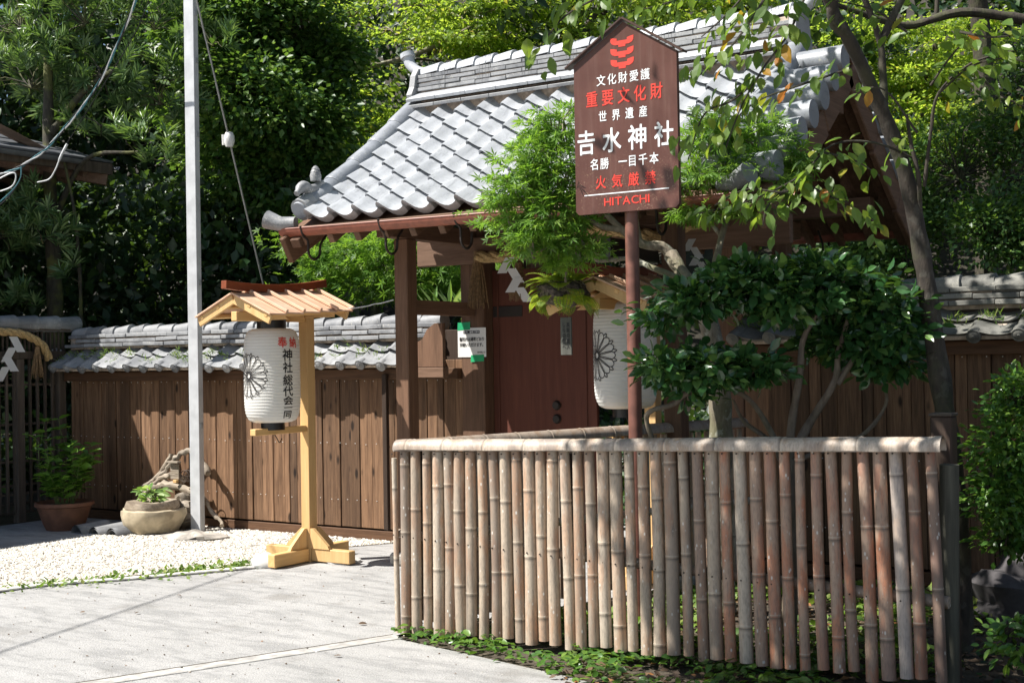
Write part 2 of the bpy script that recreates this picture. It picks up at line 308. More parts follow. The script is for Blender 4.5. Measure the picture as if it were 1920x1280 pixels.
class MB:
    def __init__(s): s.v = []; s.f = []; s.att = []
    def add(s, v, f, att=None):
        b = len(s.v); s.v.extend([tuple(map(float, p)) for p in v]); s.f.extend([tuple(i+b for i in q) for q in f])
        s.att.extend(att if att is not None else [0.0]*len(v)); return s
    def box(s, c, d, rot=None, bev=0.004):
        """A chamfered box: centre c, full size d, optional 3x3 rotation."""
        h = [x/2 for x in d]; b = min(bev, min(h)*0.45); V = []; idx = {}
        for sx in (-1, 1):
            for sy in (-1, 1):
                for sz in (-1, 1):
                    for ax in range(3):
                        p = [sx*h[0], sy*h[1], sz*h[2]]
                        for j in range(3):
                            if j != ax: p[j] -= (sx, sy, sz)[j]*b
                        idx[sx, sy, sz, ax] = len(V); V.append(p)
        Fc = []
        S = (-1, 1)
        for ax in range(3):
            o1, o2 = [(1, 2), (2, 0), (0, 1)][ax]
            for sg in S:
                q = []
                for a_, b_ in ((-1, -1), (1, -1), (1, 1), (-1, 1)):
                    k = [0, 0, 0]; k[ax] = sg; k[o1] = a_; k[o2] = b_; q.append(idx[k[0], k[1], k[2], ax])
                Fc.append(q if sg > 0 else q[::-1])
            for a_ in S:
                for b_ in S:
                    lo = [0, 0, 0]; lo[ax] = -1; lo[o1] = a_; lo[o2] = b_; hi = list(lo); hi[ax] = 1
                    q = [idx[(*lo, o1)], idx[(*hi, o1)], idx[(*hi, o2)], idx[(*lo, o2)]]
                    Fc.append(q if a_*b_ < 0 else q[::-1])
        for sx in S:
            for sy in S:
                for sz in S:
                    q = [idx[sx, sy, sz, 0], idx[sx, sy, sz, 1], idx[sx, sy, sz, 2]]
                    Fc.append(q if sx*sy*sz > 0 else q[::-1])
        V = np.array(V)
        if rot is not None: V = V@np.array(rot).T
        return s.add(V+np.array(c), Fc)
    def span(s, a, b, bev=0.004):                                     # box between two corners
        a, b = np.array(a, float), np.array(b, float)
        return s.box((a+b)/2, np.abs(b-a), None, bev)
    def beam(s, p, q, w, h, upv=(0, 0, 1), bev=0.004):                # box along p->q, w sideways, h along up
        p, q = np.array(p, float), np.array(q, float); d = q-p; L = np.linalg.norm(d); d /= L
        x = np.cross(d, upv); x /= np.linalg.norm(x); z = np.cross(x, d)
        return s.box((p+q)/2, (w, L, h), np.array([x, d, z]).T, bev)
    def tube(s, pts, rad, n=8, cap=True, att=None, arc=None):
        pts = np.array(pts, float); m = len(pts)
        rad = np.full(m, rad, float) if np.isscalar(rad) else np.array(rad, float)
        T = np.gradient(pts, axis=0) if m > 2 else np.repeat((pts[1:]-pts[:1]), 2, 0)
        T /= np.linalg.norm(T, axis=1, keepdims=True)+1e-12
        ref = np.array([0, 0, 1.0]) if abs(T[0][2]) < 0.9 else np.array([1.0, 0, 0])
        x = np.cross(ref, T[0]); x /= np.linalg.norm(x); V = []
        a0, a1 = arc or (0, 2*pi); k = n if arc is None else n+1
        for i in range(m):
            x = x-T[i]*(x@T[i]); x /= np.linalg.norm(x); y = np.cross(T[i], x)
            for j in range(k):
                a = a0+(a1-a0)*j/n; V.append(pts[i]+rad[i]*(cos(a)*x+sin(a)*y))
        Fc = []
        for i in range(m-1):
            for j in range(n):
                j2 = (j+1) % k; Fc.append((i*k+j, i*k+j2, (i+1)*k+j2, (i+1)*k+j))
        at_ = [a for a in (att if att is not None else [0]*m) for _ in range(k)]
        if cap and arc is None: Fc.append(tuple(range(k))[::-1]); Fc.append(tuple((m-1)*k+j for j in range(k)))
        return s.add(V, Fc, at_)
    def lathe(s, prof, n=24, c=(0, 0, 0), att=None):                   # profile of (r, z)
        V = []; m = len(prof)
        for r, z in prof:
            for j in range(n): a = 2*pi*j/n; V.append((c[0]+r*cos(a), c[1]+r*sin(a), c[2]+z))
        Fc = [(i*n+j, i*n+(j+1) % n, (i+1)*n+(j+1) % n, (i+1)*n+j) for i in range(m-1) for j in range(n)]
        return s.add(V, Fc, [a for a in (att or [0]*m) for _ in range(n)])
    def plate(s, poly, o, ex, ey, t):                                   # a flat outline given thickness t along ex x ey
        ex, ey, o = np.array(ex, float), np.array(ey, float), np.array(o, float); nz = np.cross(ex, ey)
        V = [o+ex*x+ey*y+nz*t for x, y in poly]+[o+ex*x+ey*y for x, y in poly]; n = len(poly)
        area = sum(poly[i][0]*poly[(i+1) % n][1]-poly[(i+1) % n][0]*poly[i][1] for i in range(n))
        top, bot = tuple(range(n)), tuple(range(2*n-1, n-1, -1)); side = [(n+i, n+(i+1) % n, (i+1) % n, i) for i in range(n)]
        Fc = [top, bot]+side
        if area < 0: Fc = [q[::-1] for q in Fc]
        return s.add(V, Fc)
    def mesh(s, name, mat, org=(0, 0, 0), smooth=False):
        me = bpy.data.meshes.new(name); V = np.array(s.v)-np.array(org)
        me.from_pydata(V.tolist(), [], s.f)
        if any(s.att): me.attributes.new('node', 'FLOAT', 'POINT').data.foreach_set('value', s.att)
        if smooth:
            me.polygons.foreach_set('use_smooth', [True]*len(me.polygons))
            try: me.set_sharp_from_angle(angle=radians(40))
            except Exception: pass
        me.materials.append(mat); me.update(); return me
    def build(s, name, mat, parent=None, loc=None, smooth=False):
        """Vertices are in world space; the object's own origin goes to loc (default the parent's place)."""
        if isinstance(mat, str): mat = MAT[mat]
        if loc is None: loc = WLOC[parent] if parent is not None else (0, 0, 0)
        return link(bpy.data.objects.new(name, s.mesh(name, mat, loc, smooth)), parent, loc)

def centred(mb, name, mat, parent, smooth=False):                       # origin at the piece's own middle
    V = np.array(mb.v); return mb.build(name, mat, parent, tuple((V.min(0)+V.max(0))/2), smooth)
def child(name, mesh, parent, loc, quat=None):                          # another object sharing a mesh
    o = link(bpy.data.objects.new(name, mesh), parent, tuple(loc))
    if quat is not None: o.rotation_mode = 'QUATERNION'; o.rotation_quaternion = quat
    return o
def copy_tree(o, parent=None):
    c = o.copy(); COL.objects.link(c); c.parent = parent
    for ch in list(o.children): copy_tree(ch, c)
    return c

# ------------------------------------------------------------------ leaves
def norm(a): return a/(np.linalg.norm(a, axis=-1, keepdims=True)+1e-9)
def tmpl(verts, faces): return np.array(verts, float), faces
LEAF = {
 'fold': tmpl([(0, 0, 0), (-.3, .45, .08), (0, 1, -.05), (.3, .45, .08)], [(0, 3, 2), (0, 2, 1)]),
 'narrow': tmpl([(0, 0, 0), (-.075, .5, .03), (0, 1, -.06), (.075, .5, .03)], [(0, 3, 2), (0, 2, 1)]),
 'oval': tmpl([(0, 0, 0), (-.19, .2, .05), (-.27, .5, .07), (-.16, .8, .02), (0, 1, -.09), (.16, .8, .02), (.27, .5, .07), (.19, .2, .05), (0, .3, 0), (0, .65, -.01)],
              [(0, 8, 1), (1, 8, 2), (2, 8, 9), (2, 9, 3), (3, 9, 4), (0, 7, 8), (7, 6, 8), (6, 9, 8), (6, 5, 9), (5, 4, 9)]),
}
mv = [(0, 0, 0)]; mf = []
for a_, l_ in ((-105, .55), (-52, .85), (0, 1.0), (52, .85), (105, .55)):
    a_ = radians(a_); d_ = np.array([sin(a_), cos(a_)]); n_ = np.array([d_[1], -d_[0]]); b_ = len(mv)
    for q_ in (d_*l_*.42-n_*.11*l_, d_*l_, d_*l_*.42+n_*.11*l_): mv.append((q_[0], q_[1]+.15, -.10*np.hypot(*q_)**2))
    mf += [(0, b_+2, b_+1), (0, b_+1, b_)]
LEAF['maple'] = tmpl(mv, mf)

def frames(D, N):
    y = norm(D); x = norm(np.cross(y, N)); z = np.cross(x, y); return x, y, z
def leaf_mesh(name, P, D, N, S, kind, mat):
    T, Fc = LEAF[kind]; x, y, z = frames(D, N); n, m = len(P), len(T)
    V = P[:, None, :]+S[:, None, None]*(T[None, :, 0, None]*x[:, None, :]+T[None, :, 1, None]*y[:, None, :]+T[None, :, 2, None]*z[:, None, :])
    tri = (np.array(Fc)[None]+(np.arange(n)*m)[:, None, None]).reshape(-1)
    me = bpy.data.meshes.new(name); nt = len(tri)//3
    me.vertices.add(n*m); me.vertices.foreach_set('co', V.reshape(-1).astype(np.float32))
    me.loops.add(nt*3); me.loops.foreach_set('vertex_index', tri.astype(np.int32))
    me.polygons.add(nt); me.polygons.foreach_set('loop_start', np.arange(0, nt*3, 3, dtype=np.int32))
    me.update(calc_edges=True); me.materials.append(MAT[mat]); return me
def foliage(parent, P, D, N, S, kind, mat, single=0, part='leaf', mass='foliage', one_kind=None):
    """Leaves of one plant: the `single` that show nearest are objects of their own, the rest one part of kind stuff."""
    P, D, N, S = (np.asarray(a, float) for a in (P, D, N, S)); org = np.array(WLOC[parent])
    rest = np.ones(len(P), bool)
    if single:
        x, y, d = proj_many(P); vis = (x > 0) & (x < 1920) & (y > 0) & (y < 1280)
        face = np.abs(np.einsum('ij,ij->i', norm(N), norm(CP-P)))
        order = np.argsort(np.where(vis, d-0.5*face, 1e6)); pick = [i for i in order[:single] if vis[i]]
        rest[pick] = False
        ok = one_kind or kind
        T, Fc = LEAF[ok]; me = bpy.data.meshes.new(part); me.from_pydata(T.tolist(), [], Fc); me.materials.append(MAT[mat])
        X, Y, Z = frames(D, N)
        for i in pick:
            q = Matrix(np.array([X[i], Y[i], Z[i]]).T.tolist()).to_quaternion()
            o = child(part, me, parent, P[i], q); o.scale = (S[i],)*3
    if rest.any():
        o = link(bpy.data.objects.new(mass, leaf_mesh(mass, P[rest]-org, D[rest], N[rest], S[rest], kind, mat)), parent, WLOC[parent])
        o['kind'] = 'stuff'; return o
def proj_many(P):
    q = P-CP; d = np.maximum(q@fw, 0.05); return 960+F*(q@r2)/d, 640-F*(q@u2)/d, d

def crown(blobs, clumps, per, csize, lsize, flat=0.55, droop=0.15, upbias=0.7, shell=0.35, tuft=False, holes=0):
    """Leaf positions for blobs ((centre),(radii)): clumps spread mostly towards each blob's outside, leaves round each clump."""
    w = np.array([(b[1][0]*b[1][1]*b[1][2])**(2/3) for b in blobs]); w = w/w.sum()
    bi = RNG.choice(len(blobs), clumps, p=w)
    C = np.array([b[0] for b in blobs])[bi]; R = np.array([b[1] for b in blobs])[bi]
    dr = norm(RNG.normal(size=(clumps, 3))); rr = (shell**3+(1-shell**3)*RNG.random(clumps))**(1/3)*(0.85+0.3*RNG.random(clumps))
    cc = C+R*dr*rr[:, None]
    if holes:
        x, y, z = (cc*holes).T; ck = np.sin(x*1.7+1.3*np.sin(z*1.1))+np.sin(z*2.1+y*.7)+np.sin(y*1.5-x*.9+2); kp = ck > -.55; cc = cc[kp]; dr = dr[kp]; clumps = len(cc)
    cs = csize*(0.55+0.9*RNG.random(clumps))
    n = clumps*per; ci = np.repeat(np.arange(clumps), per)
    off = RNG.normal(size=(n, 3))*np.array([1, 1, flat])*0.5
    P = cc[ci]+off*cs[ci][:, None]
    if tuft:
        ax = norm(dr*0.6+np.array([0, 0, 0.8])+0.3*RNG.normal(size=(clumps, 3)))[ci]
        lat = norm(np.cross(ax, RNG.normal(size=(n, 3)))); h = RNG.random(n)
        P = cc[ci]+ax*(h*csize)[:, None]; D = norm(lat*(1.1-0.5*h)[:, None]+ax*0.7); N = norm(ax-D*0.4+0.2*RNG.normal(size=(n, 3)))
    else:
        D = norm(off+0.5*dr[ci]+0.35*RNG.normal(size=(n, 3))+np.array([0, 0, -droop])); N = norm(np.array([0, 0, upbias])+0.45*dr[ci]+0.4*RNG.normal(size=(n, 3)))
    S = lsize*(0.65+0.6*RNG.random(n))
    return P, D, N, S, cc

def wobble(p, q, n=6, amp=0.05, sag=0.0):
    p, q = np.array(p, float), np.array(q, float); t = np.linspace(0, 1, n)[:, None]
    w = RNG.normal(size=(n, 3))*amp; w[0] = w[-1] = 0
    return p+(q-p)*t+w+np.array([0, 0, 1])*(sag*4*t*(1-t))
def smooth_path(pts, k=4):
    """Catmull-Rom through the points."""
    P = np.array(pts, float); P = np.vstack([2*P[0]-P[1], P, 2*P[-1]-P[-2]]); out = []
    for i in range(1, len(P)-2):
        a, b, c, d = P[i-1], P[i], P[i+1], P[i+2]
        for t in np.arange(k)/k: out.append(0.5*(2*b+(c-a)*t+(2*a-5*b+4*c-d)*t*t+(3*b-a-3*c+d)*t**3))
    out.append(P[-2]); return np.array(out)
def limb(parent, pts, r0, r1, mat, name='limb', k=5, n=9):
    p = smooth_path(pts, k); m = len(p); r = np.linspace(r0, r1, m)*(1+0.06*RNG.normal(size=m))
    return MB().tube(p, r, n).build(name, mat, parent, smooth=True)
def twigs(parent, starts, ends, r, mat, name='twigs', sag=0.05):
    mb = MB()
    for a, b in zip(starts, ends):
        p = wobble(a, b, 5, np.linalg.norm(np.array(b)-np.array(a))*0.05, sag); mb.tube(p, np.linspace(r, r*0.4, 5), 4, cap=False)
    o = mb.build(name, mat, parent, smooth=True); o['kind'] = 'stuff'; return o

# ================================================================== SETTING
def sheet(name, poly, z, mat):
    me = bpy.data.meshes.new(name); me.from_pydata([(x, y, z) for x, y in poly], [], [tuple(range(len(poly)))]); me.materials.append(MAT[mat])
    o = link(bpy.data.objects.new(name, me)); o['kind'] = 'structure'; return o
sheet('ground', [(-90, -60), (90, -60), (90, 60), (-90, 60)], -0.012, 'soil')
sheet('path', [(-40, -30), (30, -30), (30, 3.2), (-1.4, 4.75), (-2.4, 5.25), (-3.3, 5.62), (-4.1, 5.80), (-4.72, 5.93), (-4.72, 6.1), (-3.9, 8.4), (-3.9, 12), (-6.36, 12), (-6.36, 9.02), (-11.45, 9.02), (-11.45, 7.0), (-40, 7.0)], 0.0, 'concrete')
# gravel court in front of the wall, edged by a pale curb
gp = [tuple(ground_at(*p)[:2]) for p in ((-260, 1160), (0, 1104), (250, 1080), (470, 1060), (520, 1048), (600, 1030), (740, 1018))] + [(-7.0, 9.02), (-10.1, 9.02), (-10.1, 8.6), (-10.0, 7.6), (-9.98, 6.9)]
sheet('gravel_bed', gp, 0.004, 'gravel_bed')
cb = MB(); ctr = smooth_path([(*ground_at(x, y)[:2], 0.012) for x, y in ((-420, 1196), (0, 1109), (260, 1085), (500, 1063))], 6)
for a, b in zip(ctr[:-1], ctr[1:]): cb.beam(a, b+(b-a)*0.02, 0.07, 0.014)
tag(cb.build('kerb_edging', 'curb'), kind='structure')
st = MB(); s0, s1 = [ground_at(*p) for p in ((150, 1283), (742, 1192))]; d0 = norm(s1-s0); w0 = np.array([d0[1], -d0[0], 0])
for i in range(4):
    a = s0+d0*(-0.9+i*0.72); b = s0+d0*(-0.9+(i+1)*0.72-0.012); b = b if i < 3 else s1
    st.box((a+b)/2+w0*0.03+np.array([0, 0, 0.0]), (0.11, np.linalg.norm(b-a), 0.012), np.array([w0, d0, (0, 0, 1)]).T, 0.003)
tag(st.build('drain_strip', 'strip'), kind='structure')
# dark joint beside the strip
jt = MB(); jt.tube([*(s0-d0*1.2-w0*0.035+np.array([0, 0, -0.004]),), *(s1-w0*0.035+np.array([0, 0, -0.004]),)], 0.011, 6)
tag(jt.build('paving_joint', 'soil'), kind='structure')

def in_poly(P, poly):
    x, y = P[:, 0], P[:, 1]; r = np.zeros(len(P), bool); n = len(poly)
    for i in range(n):
        (x1, y1), (x2, y2) = poly[i], poly[(i+1) % n]
        r ^= ((y1 > y) != (y2 > y)) & (x < (x2-x1)*(y-y1)/(y2-y1+1e-12)+x1)
    return r
def scatter_poly(poly, n):
    p = np.array(poly); lo, hi = p.min(0), p.max(0); P = lo+(hi-lo)*RNG.random((n, 2)); return P[in_poly(P, poly)]
def pebbles(name, P2, z, s, mat):
    n = len(P2); O = np.array([(1, 0, 0), (0, 1, 0), (-1, 0, 0), (0, -1, 0), (0, 0, .7), (0, 0, -.7)], float)
    Fc = np.array([(0, 1, 4), (1, 2, 4), (2, 3, 4), (3, 0, 4)])
    a = RNG.random(n)*2*pi; sc = s*(0.5+RNG.random((n, 1, 3))); V = np.repeat(O[None], n, 0)*sc+RNG.normal(size=(n, 6, 3))*s*0.2
    c, d = np.cos(a)[:, None], np.sin(a)[:, None]; V = np.stack([V[..., 0]*c-V[..., 1]*d, V[..., 0]*d+V[..., 1]*c, V[..., 2]], -1)
    V[..., :2] += P2[:, None, :]; V[..., 2] += z+s*0.3*RNG.random((n, 1))
    tri = (Fc[None]+(np.arange(n)*6)[:, None, None]).reshape(-1); me = bpy.data.meshes.new(name)
    me.vertices.add(n*6); me.vertices.foreach_set('co', V.reshape(-1).astype(np.float32)); me.loops.add(len(tri)); me.loops.foreach_set('vertex_index', tri.astype(np.int32))
    me.polygons.add(len(tri)//3); me.polygons.foreach_set('loop_start', np.arange(0, len(tri), 3, dtype=np.int32)); me.update(calc_edges=True); me.materials.append(MAT[mat])
    o = link(bpy.data.objects.new(name, me)); o['kind'] = 'stuff'; return o
pebbles('gravel', scatter_poly(gp, 42000), 0.006, 0.011, 'gravel')
# hillside behind the walls
hv, hf = [], []; nx, ny = 60, 40
for j in range(ny):
    for i in range(nx):
        x = -50+i*90/(nx-1); y = 11.3+j*45/(ny-1); d = y-11.3
        z = -0.05+0.12*min(d, 4)+max(0, d-4)*0.62+0.5*sin(x*0.4+y*0.3)*min(1, d/5)+0.3*sin(x*1.3-y*0.7)*min(1, d/5)
        hv.append((x, y, z))
for j in range(ny-1):
    for i in range(nx-1): hf.append((j*nx+i, j*nx+i+1, (j+1)*nx+i+1, (j+1)*nx+i))
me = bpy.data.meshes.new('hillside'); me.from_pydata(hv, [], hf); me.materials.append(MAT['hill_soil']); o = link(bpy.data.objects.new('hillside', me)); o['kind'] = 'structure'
def hill_z(x, y):
    d = y-11.3; return -0.05+0.12*min(d, 4)+max(0, d-4)*0.62+0.5*sin(x*0.4+y*0.3)*min(1, d/5)+0.3*sin(x*1.3-y*0.7)*min(1, d/5) if d > 0 else 0.0

# ================================================================== GATE
gate = thing('roofed_gate', 'old timber shrine gate under a wide grey tiled roof with copper gutter', 'gate', (-5.09, 9.1, 0))
UL, UR, VM, VF, VB = -6.24, -3.93, 9.1, 8.1, 10.1
def zs(v):                                                            # roof surface height
    d = abs(9.1-v); return 3.80-0.70*d-0.05*sin(pi*min(d, 1.6)/1.6)
def sl(v): return (zs(v+0.02)-zs(v-0.02))/0.04
for u in (UL, UR):
    centred(MB().span((u-0.115, VM-0.1, 0.05), (u+0.115, VM+0.1, 3.3), 0.008), 'main_post', 'timber', gate)
    centred(MB().span((u-0.064, VF-0.064, 0.10), (u+0.064, VF+0.064, 2.53), 0.006), 'front_post', 'timber', gate)
    centred(MB().span((u-0.064, VB-0.064, 0.10), (u+0.064, VB+0.064, 2.53), 0.006), 'rear_post', 'timber', gate)
    for v in (VF, VB): centred(MB().box((u, v, 0.05), (0.24, 0.24, 0.1), None, 0.02), 'base_stone', 'stone_grey', gate)
    for v0, v1 in ((VF+0.066, VM-0.102), (VM+0.102, VB-0.066)):
        centred(MB().span((u-0.035, v0, 1.945), (u+0.035, v1, 2.06)), 'tie_beam', 'timber_y', gate)
    centred(MB().span((u-0.06, VF-0.28, 2.532), (u+0.06, VM-0.102, 2.665)), 'bracket_beam', 'timber_y', gate)
    centred(MB().span((u-0.06, VM+0.102, 2.532), (u+0.06, VB+0.28, 2.665)), 'bracket_beam', 'timber_y', gate)
centred(MB().span((UL-0.52, VM-0.165, 2.38), (UR+0.52, VM-0.103, 2.60), 0.008), 'lintel', 'timber_x', gate)
centred(MB().span((UL+0.116, VM-0.05, 0.02), (UR-0.116, VM+0.05, 0.08)), 'sill', 'timber_x', gate)
for v in (VF, VB): centred(MB().span((UL-0.60, v-0.06, 2.667), (UR+0.75, v+0.06, 2.80)), 'purlin', 'timber_x', gate)
centred(MB().span((UL-0.60, VM-0.07, 3.30), (UR+0.85, VM+0.07, 3.47)), 'ridge_beam', 'timber_x', gate)
def leaf_door(p, q, name):
    d = centred(MB().beam((*p, 1.21), (*q, 1.21), 0.04, 2.24), name, 'door', gate); p, q = np.array(p), np.array(q); e = (q-p)/np.linalg.norm(q-p); nrm = np.array([e[1], -e[0]])
    for z in (1.98, 0.5):
        a, b = p+e*0.01+nrm*0.024, p+e*0.3+nrm*0.024
        centred(MB().beam((*a, z), (*b, z), 0.008, 0.09, bev=0.002), 'hinge_strap', 'iron', d)
    for z in (1.20, 1.09):
        c = p+e*0.62+nrm*0.03; centred(MB().tube([(*c, z), (*(c+nrm*0.02), z)], [0.04, 0.03], 14), 'knob', 'iron', d, True)
    for t in (0.06, 0.9):
        a = p+e*t+nrm*0.026; centred(MB().box((*a, 1.21), (0.006, 0.012, 2.2), np.array([[nrm[0], e[0], 0], [nrm[1], e[1], 0], [0, 0, 1]]), 0.001), 'batten', 'door', d)
leaf_door((-6.12, 9.15), (-5.13, 9.15), 'door_leaf')
leaf_door((-4.06, 9.22), (-4.16, 10.18), 'door_leaf')
centred(MB().span((-4.55, 8.2, 2.30), (-4.47, 8.95, 2.44)), 'black_beam', 'black', gate)  # black painted timber arm under the gate eave, without a lamp
# rafters and deck
for i in range(15):
    u = -6.72+i*3.6/14
    for sgn in (1, -1):
        pts = [(u, 9.1-sgn*d, zs(9.1-sgn*d)-0.155) for d in (0.06, 1.0, 1.62)]
        mb = MB(); mb.beam(pts[0], pts[1], 0.055, 0.075); mb.beam(pts[1], pts[2], 0.055, 0.075); centred(mb, 'rafter', 'timber_y', gate)
for sgn in (1, -1):
    mb = MB(); dd = [0.0, 0.4, 0.8, 1.2, 1.64]
    for a, b in zip(dd[:-1], dd[1:]): mb.beam((-4.945, 9.1-sgn*a, zs(9.1-sgn*a)-0.10), (-4.945, 9.1-sgn*b, zs(9.1-sgn*b)-0.10), 3.89, 0.028)
    centred(mb, 'roof_deck', 'timber_y', gate)
    centred(MB().beam((-6.85, 9.1-sgn*1.63, zs(9.1-sgn*1.63)-0.075), (-3.2, 9.1-sgn*1.63, zs(9.1-sgn*1.63)-0.075), 0.03, 0.07), 'eave_board', 'timber_x', gate)
    for u in (-6.88, -3.02):                                          # barge boards
        mb = MB(); dd = [0.0, 0.55, 1.1, 1.66]
        for a, b in zip(dd[:-1], dd[1:]): mb.beam((u, 9.1-sgn*a, zs(9.1-sgn*a)-0.22), (u, 9.1-sgn*b, zs(9.1-sgn*b)-0.20), 0.05, 0.21, bev=0.008)
        centred(mb, 'barge_board', 'timber_y', gate)
        mb = MB()
        for a, b in zip(dd[:-1], dd[1:]): mb.beam((u-0.1 if u > -5 else u+0.1, 9.1-sgn*a, zs(9.1-sgn*a)-0.17), (u-0.1 if u > -5 else u+0.1, 9.1-sgn*b, zs(9.1-sgn*b)-0.15), 0.09, 0.07)
        centred(mb, 'verge_rafter', 'timber_y', gate)
for u in (UL-0.3, UR+0.3): centred(MB().span((u-0.03, 8.6, 2.82), (u+0.03, 9.6, 3.29)), 'gable_panel', 'timber', gate)
# pantiles: S profile across, slight lift so that each row lies on the one below
TW, TL = 0.2335, 0.275
PROF = [(-.035, .030), (-.02, .046), (.04, .056), (.12, .050), (.24, .032), (.40, .012), (.55, .002), (.70, .000), (.84, .006), (.95, .016), (1.0, .024)]
def pantile(mb, w=TW, L=TL, th=0.016, front=0.021, lift=0.036, scale=1.45):
    n = len(PROF); V = []; Fc = []
    for y, l in ((0, lift), (L, 0.0)):
        for s_, h in PROF: V.append((s_*w-w/2, y, h*scale+l))
    for s_, h in PROF: V.append((s_*w-w/2, 0.016+front*.35, h*scale+lift-front))
    for s_, h in PROF: V.append((s_*w-w/2, L, h*scale-th))
    for i in range(n-1):
        Fc += [(i, i+1, n+i+1, n+i), (2*n+i, 2*n+i+1, i+1, i), (3*n+i, 3*n+i+1, 2*n+i+1, 2*n+i)]
    Fc += [(0, n, 3*n, 2*n), (n-1, 2*n+n-1, 3*n+n-1, n+n-1)]
    return mb.add(V, Fc)
def flat_shade(me):
    me.polygons.foreach_set('use_smooth', [True]*len(me.polygons)); me.set_sharp_from_angle(angle=radians(50)); return me
me_tile = flat_shade(pantile(MB()).mesh('roof_tile', MAT['tile'])); me_eave = flat_shade(pantile(MB(), front=0.062).mesh('eave_tile', MAT['tile']))
ROWS = 9
for r in range(ROWS):
    v = 7.5+r*(9.0-7.5)/ROWS; a = math.atan(sl(v+0.08))
    for c in range(14):
        u = -6.70+TW*(c+0.5)
        jit = RNG.normal(size=3)
        q = Quaternion((1, 0, 0), a+0.006*jit[0])@Quaternion((0, 0, 1), 0.008*jit[1])@Quaternion((0, 1, 0), 0.008*jit[2])
        child('eave_tile' if r == 0 else 'roof_tile', me_eave if r == 0 else me_tile, gate, (u+0.003*jit[1], v, zs(v)-0.035+0.002*jit[0]), q)
mb = MB()
for r in range(ROWS):
    v = 10.7-r*(10.7-9.2)/ROWS; a = -math.atan(sl(v-0.08))
    for c in range(14):
        t = MB(); pantile(t); R = np.array((Quaternion((0, 0, 1), pi)@Quaternion((1, 0, 0), a)).to_matrix())
        mb.add(np.array(t.v)@R.T+np.array([-6.70+TW*(c+0.5), v, zs(v)-0.035]), t.f)
o = mb.build('rear_slope', 'tile', gate); o['kind'] = 'stuff'
centred(MB().span((-6.70, 8.955, 3.60), (-3.43, 9.245, 3.80)), 'ridge_mortar', 'mortar', gate)
# main ridge: wide base slabs, four courses of thin tiles, half-round caps
U0, U1 = -6.77, -3.40
def course(n, w, z0, z1, name, mat, tilt=0.0, stag=0.0):
    for i in range(n):
        a, b = U0+(U1-U0)*(i+stag)/n, U0+(U1-U0)*(i+1+stag)/n-0.004; a, b = max(a, U0), min(b, U1)
        if b-a < 0.05: continue
        j = RNG.normal(size=2)*0.003
        for sgn in ((1, -1) if tilt else (0,)):
            if tilt:
                c = ((a+b)/2, 9.1-sgn*(w/4+0.05), (z0+z1)/2); R = np.array(Matrix.Rotation(sgn*tilt, 3, 'X'))
                centred(MB().box(c, (b-a, w/2, z1-z0), R, 0.003), name, mat, gate)
            else: centred(MB().box(((a+b)/2, 9.1+j[0], (z0+z1)/2+j[1]), (b-a, w, z1-z0), None, 0.003), name, mat, gate)
course(12, 0.42, 3.755, 3.782, 'ridge_base_tile', 'tile_old', tilt=0.30)
course(11, 0.46, 3.822, 3.852, 'ridge_slab', 'tile', tilt=0.42)
for i in range(4): course(11, 0.235-0.006*i, 3.892+0.038*i, 3.921+0.038*i, 'ridge_tile', 'tile_old', stag=(0.0, -0.5)[i % 2])
centred(MB().span((U0+.02, 9.01, 3.83), (U1-.02, 9.19, 4.03)), 'ridge_core', 'mortar', gate)
mcap = MB(); mcap.tube([(-0.105, 0, 0), (0.10, 0, 0.012), (0.102, 0, 0.012), (0.102, 0, 0.012)], [0.075, 0.088, 0.088, 0.070], 12, cap=False, arc=(0, pi)); 
mcap = flat_shade(mcap.mesh('ridge_cap', MAT['tile']))
for i in range(18): child('ridge_cap', mcap, gate, (U0+0.1+i*(U1-U0-0.12)/17.5, 9.1, 4.045))
for i in range(8):
    u = U0+0.25+i*0.42
    mb = MB()
    for du in (0, 0.06): mb.tube([(u+du, 9.1-0.13, 3.89), (u+du, 9.1-0.13, 4.05), (u+du+0.01, 9.1-0.09, 4.11), (u+du, 9.1, 4.14)], 0.002, 4)
    centred(mb, 'binding_wire', 'wire', gate)
for sgn, uo in ((-1, U0), (1, U1)):                                      # end ornaments with upswept horn
    mb = MB(); out = [(-.16, -.12), (-.19, -.02), (-.15, .05), (-.13, .15), (-.08, .22), (.08, .22), (.13, .15), (.15, .05), (.19, -.02), (.16, -.12), (.1, -.08), (-.1, -.08)]
    mb.plate(out, (uo+sgn*0.055 if sgn > 0 else uo-0.055+0.0, 9.1, 3.88), (0, 1, 0), (0, 0, 1), 0.055 if sgn < 0 else -0.055); centred(mb, 'ridge_end_tile', 'tile_old', gate)
    p = smooth_path([(uo-sgn*.04, 9.1, 4.07), (uo+sgn*0.07, 9.1, 4.10), (uo+sgn*0.15, 9.1, 4.17), (uo+sgn*0.18, 9.1, 4.25)], 4)
    h = centred(MB().tube(p, np.linspace(0.044, 0.05, len(p)), 12), 'ridge_horn', 'tile', gate, True)
    d = norm(p[-1]-p[-2]); centred(MB().tube([p[-1]-d*0.02, p[-1]+d*0.02], 0.066, 16), 'horn_disc', 'tile', h, True)
